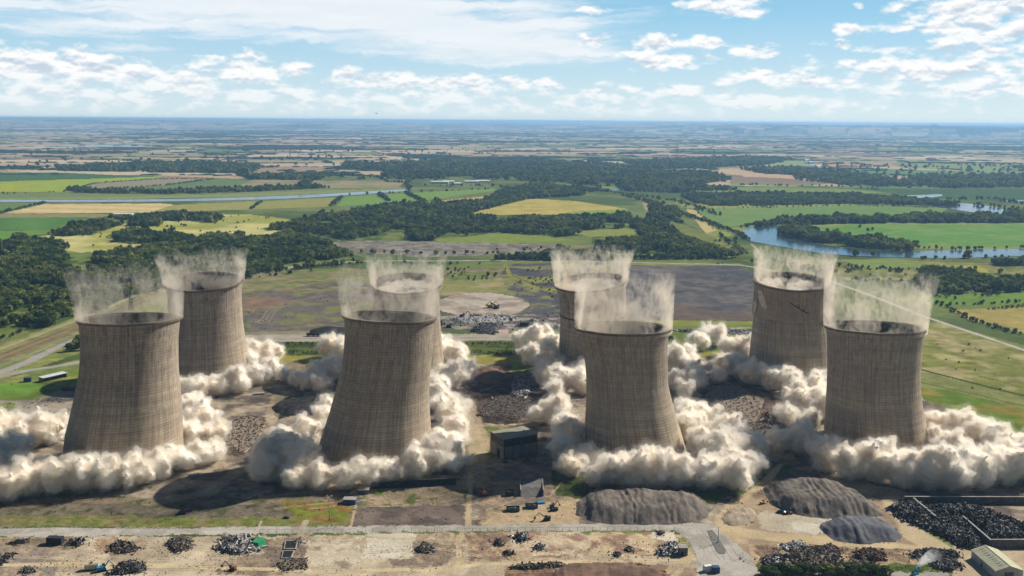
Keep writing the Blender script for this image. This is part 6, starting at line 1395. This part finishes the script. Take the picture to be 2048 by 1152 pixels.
def truck(px, py, rz, cab, bed, label, L=11, s=1.0):
    r = empty('truck', G(px, py), rz); tag(r, label, 'truck', 'trucks on the works site'); r.scale = (s, s, s)
    MB().box((0, 0, .9), (L, 1.0, .35)).build('chassis', mt_dark, r); c = MB().box((L/2-.9, 0, 2.1), (2.1, 2.5, 2.3), taper=.92).build('cab', cab, r); MB().box((L/2+.13, 0, 2.6), (.12, 2.0, .8)).build('windscreen', mt_glass, c)
    m = MB()
    for sy_ in (-1, 1): m.box((-1.3, sy_*1.25, 2.1), (L-3.0, .12, 1.7))
    m.box((-L/2+.2, 0, 2.1), (.12, 2.5, 1.7)); m.box((L/2-2.8, 0, 2.2), (.12, 2.5, 1.9)); m.box((-1.3, 0, 1.25), (L-3, 2.4, .15)); m.build('tipper_body', bed, r)
    wheels(r, (L/2-1.2, -L/2+1.4, -L/2+2.7), (-1.1, 1.1), .5, .35)
truck(14, 829, .08, mt_navy, bpy.data.materials['dark_green_paint'], 'green bodied truck with a blue cab at the left edge', 16, 1.25); truck(6, 854, .1, mt_black, mt_dark, 'black truck below the green bodied one at the left edge', 13, 1.2)
def skip(px, py, rz, mat, label, L=7, W_=3.2, H=1.8, fill=None):
    r = empty('skip', G(px, py), rz); tag(r, label, 'skip', 'open skips on the works site'); m = MB(); t_ = .12
    m.box((0, -W_/2, H/2+.2), (L, t_, H)); m.box((0, W_/2, H/2+.2), (L, t_, H)); m.box((-L/2, 0, H/2+.2), (t_, W_, H)); m.box((L/2, 0, H/2+.2), (t_, W_, H)); m.box((0, 0, .3), (L, W_, .15)); m.build('tub', mat, r)
    m = MB(); 
    for i in range(6): x = -L/2+L*(i+.5)/6; m.box((x, -W_/2-.12, H/2+.2), (.15, .12, H))
    m.box((0, -W_/2-.1, H+.22), (L+.3, .16, .14)); m.box((0, W_/2+.1, H+.22), (L+.3, .16, .14)); m.build('rib', mt_dark, r)
    if fill:
        rs = np.random.RandomState(int(px)); V_, f = shards(40, .9, rs); V_ += np.column_stack([(rs.rand(40)-.5)*L*.8, (rs.rand(40)-.5)*W_*.7, H*.6+rs.rand(40)*.5])[:, None]; o = mesh_np('load', V_.reshape(-1, 3), [(f[None]+(np.arange(40)*8)[:, None, None]).reshape(-1, 4)], fill, r); tag(o, kind='stuff')
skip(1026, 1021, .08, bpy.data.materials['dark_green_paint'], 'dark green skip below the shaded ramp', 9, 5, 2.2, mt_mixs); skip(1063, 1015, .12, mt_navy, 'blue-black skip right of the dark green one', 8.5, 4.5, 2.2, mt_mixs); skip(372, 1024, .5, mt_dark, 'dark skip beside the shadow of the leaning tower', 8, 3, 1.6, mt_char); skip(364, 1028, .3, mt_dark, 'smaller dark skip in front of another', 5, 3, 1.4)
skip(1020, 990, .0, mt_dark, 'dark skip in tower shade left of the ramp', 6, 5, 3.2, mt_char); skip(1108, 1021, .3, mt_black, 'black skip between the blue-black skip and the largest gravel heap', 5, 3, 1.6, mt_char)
def digger(px, py, rz, mat, label, s=1.0, reach=1.0):
    r = empty('excavator', G(px, py), rz); tag(r, label, 'excavator', 'excavators on the works site'); r.scale = (s, s, s)
    for sy_ in (-1, 1): MB().box((0, sy_*1.2, .5), (4.2, .6, 1.0), taper=.85).build('track', mt_black, r)
    MB().box((-.6, 0, 1.8), (3.4, 2.6, 1.3), taper=.94).build('body', mat, r); MB().box((.9, .75, 2.6), (1.4, 1.1, 1.6), taper=.85).build('cab', mt_glass, r)
    MB().tube((1.0, -.3, 1.8), (4.2*reach, -.3, 5.0), .32, .26, 6).build('boom', mat, r); MB().tube((4.2*reach, -.3, 5.0), (6.6*reach, -.3, 2.2), .24, .18, 6).build('stick', mat, r)
    m = MB(); m.add([(6.0*reach, -.9, 2.2), (7.1*reach, -.9, 2.1), (6.9*reach, -.9, .9), (5.9*reach, -.9, 1.1), (6.0*reach, .3, 2.2), (7.1*reach, .3, 2.1), (6.9*reach, .3, .9), (5.9*reach, .3, 1.1)], [(0, 1, 2, 3), (7, 6, 5, 4), (0, 4, 5, 1), (1, 5, 6, 2), (2, 6, 7, 3), (3, 7, 4, 0)]); m.build('bucket', mt_dark, r)
digger(981, 615, .3, mt_yel, 'yellow excavator on the round clearing', 1.9); digger(992, 617, 2.6, mt_dark, 'dark excavator right of the yellow one', 1.9, 1.3); digger(925, 635, .1, mt_dark, 'dark excavator below the round clearing', 1.8); digger(968, 990, 1.9, mt_orange, 'orange excavator at the haul track in tower shade', 1.3, .8)
digger(1094, 1040, 3.3, mt_dark, 'dark excavator with its arm down near the road', 1.1, 1.2); digger(204, 1142, .5, mt_blue, 'bright blue excavator in the tan yard', 1.25, .8); digger(465, 1140, 2.9, mt_rust, 'rust brown excavator below the white pipe heap', 1.0, 1.1); digger(1525, 1008, .4, mt_yel, 'tiny yellow excavator beside the tan haul track', .8, .8); digger(1542, 1151, .2, mt_yel, 'yellow excavator at the bottom edge by the bushes', .8, .8); digger(1105, 1015, .3, mt_dark, 'black excavator behind the black skip', .9, .9)
digger(1050, 668, 2.5, mt_dark, 'dark excavator standing in front of the rear dust', 1.2); digger(898, 655, .1, mt_dark, 'black excavator with a long flat arm beyond the middle track', 1.6, 1.5); digger(1010, 925, .2, mt_rust, 'rusty excavator parked below the flat roofed building', 1.0, 1.1); digger(1055, 922, 3.0, mt_rust, 'small rusty excavator at the right end below the flat roofed building', .9, .9)
# cream tank
r = empty('storage_tank', G(184, 1139), .2); tag(r, 'cream green tank lying left of the blue excavator', 'tank'); MB().tube((-4, 0, 2.2), (4, 0, 2.2), 2.1, None, 16).build('tank', mt_cream, r); MB().box((-2, 0, .5), (.6, 3, 1)).build('cradle', mt_dark, r); MB().box((2, 0, .5), (.6, 3, 1)).build('cradle', mt_dark, r); MB().tube((0, 0, 4.1), (0, 0, 4.9), .7, None, 10).build('hatch', mt_dark, r)
for i, (x, y) in enumerate(((1014, 1107), (1026, 1108))):
    r = empty('red_drum', G(x, y)); tag(r, ('dark red drum, left of a pair on the pale slab', 'dark red drum, right of a pair on the pale slab')[i], 'drum', 'drums'); MB().tube((0, 0, 0), (0, 0, 2), .9, None, 12).build('barrel', mt_rust, r); MB().tube((0, 0, 2), (0, 0, 2.1), .94, None, 12).build('lid', mt_black, r)
r = empty('tarpaulin', G(1081, 1006), .2); tag(r, 'bright blue tarpaulin beside the blue-black skip', 'tarpaulin'); MB().box((0, 0, .5), (6, 4, 1.0), taper=.8).build('sheet', mt_blue, r); MB().box((0, 0, .05), (6.6, 4.6, .1)).build('edge', mt_navy, r)
for i, (x, y) in enumerate(((155, 776), (160, 771), (165, 776), (161, 779))):
    r = empty('concrete_pipe', G(x, y), .4+i*.2); tag(r, 'pale concrete pipe ring in the stack near the rust red container', 'pipe', 'stacked concrete pipe rings'); 
    m = MB(); N = 16
    t_ = np.linspace(0, 2*PI, N, endpoint=False); Vp = [(-1, 1.5*math.cos(a), 1.5+1.5*math.sin(a)) for a in t_]+[(1, 1.5*math.cos(a), 1.5+1.5*math.sin(a)) for a in t_]+[(-1, 1.15*math.cos(a), 1.5+1.15*math.sin(a)) for a in t_]+[(1, 1.15*math.cos(a), 1.5+1.15*math.sin(a)) for a in t_]
    F = []
    for a in range(N): b = (a+1) % N; F += [(a, b, N+b, N+a), (2*N+a, 3*N+a, 3*N+b, 2*N+b), (a, 2*N+a, 2*N+b, b), (N+a, N+b, 3*N+b, 3*N+a)]
    m.add(Vp, F); m.build('ring', mt_conc, r)
# rail wagons
for i in range(4):
    p = G(622+i*19, 672.5); r = empty('rail_wagon', p, .0); tag(r, ['orange based open coal wagon, leftmost of the row behind the leaning tower', 'orange based open coal wagon, second from the left of the row', 'orange based open coal wagon, third from the left of the row', 'orange based open coal wagon nearest the leaning tower'][i], 'rail wagon', 'coal wagons in a row')
    L = 19*mpp(p)*.93; MB().box((0, 0, 1.4), (L, 3, .8)).build('underframe', mt_orange, r); MB().box((0, 0, 3.0), (L*.97, 3.2, 2.2), taper=1.03).build('hopper', mt_dark, r); MB().box((0, 0, 4.2), (L*.9, 2.6, .6), taper=.7).build('coal_load', mg_coal_shade, r); wheels(r, (-L*.35, -L*.25, L*.25, L*.35), (-1.0, 1.0), .5, .2)
r = empty('tank_wagon', G(1338, 680), .0); tag(r, 'black tank wagon right of the pinched tower', 'tank wagon'); MB().tube((-5, 0, 3), (5, 0, 3), 2.1, None, 14).build('tank', mt_black, r); MB().box((0, 0, 1), (10.5, 2.6, .5)).build('underframe', mt_dark, r); wheels(r, (-3.6, 3.6), (-1, 1), .6, .3)
# water cannon and its spray
p = G(1830, 1149); r = empty('water_cannon', p, .6); tag(r, 'turquoise water cannon spraying mist at the bottom road', 'water cannon')
MB().box((0, 0, 1.0), (4.6, 2.4, 1.6), taper=.9).build('body', pbr('turquoise_paint', (.05, .42, .48), .5, vary=.2), r); MB().tube((.6, 0, 2.2), (3.2, 0, 3.6), .95, 1.15, 14).build('fan_barrel', bpy.data.materials['turquoise_paint'], r); MB().tube((3.2, 0, 3.6), (3.45, 0, 3.74), 1.25, None, 14).build('nozzle_ring', mt_white, r); wheels(r, (-1.4, 1.4), (-1.2, 1.2), .5, .3); MB().box((-1.6, 0, 2.2), (1.2, 1.4, .9)).build('engine_box', mt_dark, r)
m, nt = new_mat('water_spray'); t = NT(nt); tc = t.n('ShaderNodeTexCoord').outputs['Object']; sx = t.n('ShaderNodeSeparateXYZ', {0: tc})
f = t.n('ShaderNodeMapRange', {0: sx.outputs[0], 1: 0, 2: 30, 3: 1.0, 4: .12}, clamp=True).outputs[0]; n_ = t.ramp(t.noise(tc, .35, 4), [(.35, 0), (.65, 1)])
v = t.n('ShaderNodeVolumePrincipled', {'Color': (.95, .97, 1, 1), 'Density': t.m('MULTIPLY', t.m('MULTIPLY', f, f), t.m('MULTIPLY', n_, .8)), 'Anisotropy': .3}); o_ = t.n('ShaderNodeOutputMaterial'); nt.links.new(v.outputs[0], o_.inputs['Volume']); m.cycles.volume_step_rate = .5
q1 = G(1885, 1112)-p; an = math.atan2(q1[1], q1[0]); mb = MB(); prev = None; N = 14; rings = []
for i in range(12):
    s = i/11; x = 1.5+s*30; z = 3.8+7*s-7.5*s*s; rr = .7+4.2*s**.8; a = np.linspace(0, 2*PI, N, endpoint=False); rings.append(np.stack([np.full(N, x), rr*np.cos(a), z+rr*np.sin(a)], 1))
F = [(i*N+j, i*N+(j+1) % N, (i+1)*N+(j+1) % N, (i+1)*N+j) for i in range(11) for j in range(N)]; mb.add(np.vstack(rings), F); mb.add(rings[0], [tuple(range(N-1, -1, -1))]); mb.add(rings[-1], [tuple(range(N))])
o = mb.build('water_spray', m, None, True, p, an); tag(o, 'white water mist blown up from the turquoise cannon', 'water spray', kind='stuff')
# bushes along the bottom road
def bush(px, py, w, h, label):
    v, f, L = crown_tmpl(420, .16, int(px), 8); o = mesh_np('bush', v*np.array([w*.6, w*.45, h/1.6]), [f], LEAFD if int(px) % 2 else LEAF, None, False, {'tint': ('FLOAT', 'POINT', np.repeat(RS.rand(len(f))*.3, 4))}); o.location = G(px, py); tag(o, label, 'bush', 'bushes beside the bottom road')
for i, x in enumerate(range(1528, 1770, 15)): bush(x, 1150-(i % 3), 8+3*(i % 2), 3.6+1.2*((i*7) % 3), 'dark green bush in the row beside the bottom road')
# ---------------------------------------------------------------- far houses, barns, skyline
def house(px, py, L, W_, H, rz, wall, roof, label, group, name='house', cat='house', pitch=.5, wins=False):
    p = G(px, py); r = empty(name, p, rz); tag(r, label, cat, group); h2 = H+W_*.5*pitch
    MB().add([(-L/2, -W_/2, 0), (L/2, -W_/2, 0), (L/2, W_/2, 0), (-L/2, W_/2, 0), (-L/2, -W_/2, H), (L/2, -W_/2, H), (L/2, W_/2, H), (-L/2, W_/2, H), (-L/2, 0, h2), (L/2, 0, h2)], [(0, 1, 5, 4), (2, 3, 7, 6), (0, 4, 8, 7, 3), (1, 2, 6, 9, 5)]).build('wall', wall, r)
    e = .5; m = MB()
    for s_ in (-1, 1): m.add([(-L/2-e, s_*(W_/2+e), H-e*pitch), (L/2+e, s_*(W_/2+e), H-e*pitch), (L/2+e, 0, h2+.05), (-L/2-e, 0, h2+.05), (-L/2-e, s_*(W_/2+e), H-e*pitch+.3), (L/2+e, s_*(W_/2+e), H-e*pitch+.3), (L/2+e, 0, h2+.35), (-L/2-e, 0, h2+.35)], [(0, 1, 2, 3), (7, 6, 5, 4), (0, 4, 5, 1), (1, 5, 6, 2), (2, 6, 7, 3), (3, 7, 4, 0)])
    rf = m.build('roof', roof, r)
    if wins: MB().box((L*.3, 0, h2+.6), (1.2, 1.2, 2.2)).build('chimney', mt_brick, rf)
    return r
house(248, 432, 52, 16, 6, .05, mt_white, mt_white, 'long white farm shed beside the heath', None, 'farm_shed', 'shed', .25)
for i, (x, y, L) in enumerate(((880, 367, 75), (897, 366, 50), (943, 366, 60), (966, 365, 60), (915, 370, 30))): house(x, y, L, 26, 8, .05*i, mt_white, mt_white, 'white farm barn beyond the river, '+('leftmost of its group', 'second from the left', 'right of the gap', 'rightmost of its group', 'lowest, between the others')[i], 'white barns beyond the river', 'barn', 'barn', .2)
rs = np.random.RandomState(77)
for i in range(34):
    x = 1210+rs.rand()*100; y = 354+rs.rand()*14
    house(x, y, 14+8*rs.rand(), 9, 6, rs.rand()*3, [mt_brick, mt_white][rs.randint(2)], [mt_tile, mt_slate][rs.randint(2)], 'small village house among trees near the middle of the plain', 'houses of the wooded village', wins=True)
for i in range(110):
    k = rs.rand(); x = 1610+k*240; y = 342+k*24+rs.randn()*5
    house(x, y, 16+8*rs.rand(), 9, 6, .3+rs.randint(2)*1.57, [mt_brick, mt_clad, mt_white][rs.randint(3)], [mt_slate, mt_tile][rs.randint(2)], 'small house in the dense far estate left of the right edge', 'houses of the far estate')
for i in range(26):
    x = 1845+rs.rand()*210; y = 357+rs.rand()*16
    house(x, y, 30+40*rs.rand(), 18, 8, rs.rand()*.5, mt_white, [mt_white, mt_clad][rs.randint(2)], 'pale industrial shed on the far right of the plain', 'industrial sheds at the far right', 'industrial_shed', 'shed', .2)
for i in range(16):
    x = 830+rs.rand()*250; y = 322+rs.rand()*40; house(x, y, 18, 10, 6, rs.rand()*3, mt_brick, mt_tile, 'lone farmhouse among the central woods of the plain', 'farmhouses on the plain')
for x, y in ((1612, 321), (1622, 326), (1636, 333)): house(x, y, 70, 24, 7, .9, mt_white, mt_white, 'white glasshouse roof beside the far canal', 'glasshouses by the canal', 'glasshouse', 'glasshouse', .2)
Dc = 25500.0
c = V(1869, 251, Dc); r = empty('cathedral', (c[0], Dc, float(far_h(np.array([c[0]]), np.array([Dc]))[0])-4)); tag(r, 'tiny three towered cathedral on the skyline at the right', 'cathedral')
MB().box((10, 0, 22), (150, 40, 44)).build('nave', mt_slate, r); MB().box((30, 0, 46), (20, 20, 92)).build('tower', mt_slate, r); MB().box((-55, 12, 38), (16, 14, 76)).build('tower', mt_slate, r); MB().box((-55, -12, 38), (16, 14, 76)).build('tower', mt_slate, r)
c = V(1718, 249, Dc); r = empty('water_tower', (c[0], Dc, float(far_h(np.array([c[0]]), np.array([Dc]))[0])-3)); tag(r, 'tiny square water tower on the skyline left of the cathedral', 'water tower'); MB().box((0, 0, 18), (26, 26, 36)).build('shaft', mt_slate, r); MB().box((0, 0, 40), (34, 34, 12)).build('tank', mt_slate, r)
# bird
p = V(753, 227, 430); r = empty('bird', p); tag(r, 'small dark bird gliding just above the horizon', 'bird')
m = MB(); m.tube((-.45, 0, 0), (0, 0, .03), .05, .12, 8); m.tube((0, 0, .03), (.42, 0, .03), .12, .05, 8); m.add([(-.15, .05, .05), (.15, .05, .05), (-.05, .75, .28), (-.2, .7, .26), (-.15, .05, .0), (.15, .05, .0), (-.05, .75, .25), (-.2, .7, .23)], [(0, 1, 2, 3), (7, 6, 5, 4), (0, 4, 5, 1), (1, 5, 6, 2), (2, 6, 7, 3)]); m.add([(-.15, -.05, .05), (.15, -.05, .05), (-.05, -.75, .28), (-.2, -.7, .26), (-.15, -.05, .0), (.15, -.05, .0), (-.05, -.75, .25), (-.2, -.7, .23)], [(3, 2, 1, 0), (4, 5, 6, 7), (1, 5, 4, 0), (2, 6, 5, 1), (3, 7, 6, 2)])
m.build('body', mt_black, r, rz=.9)
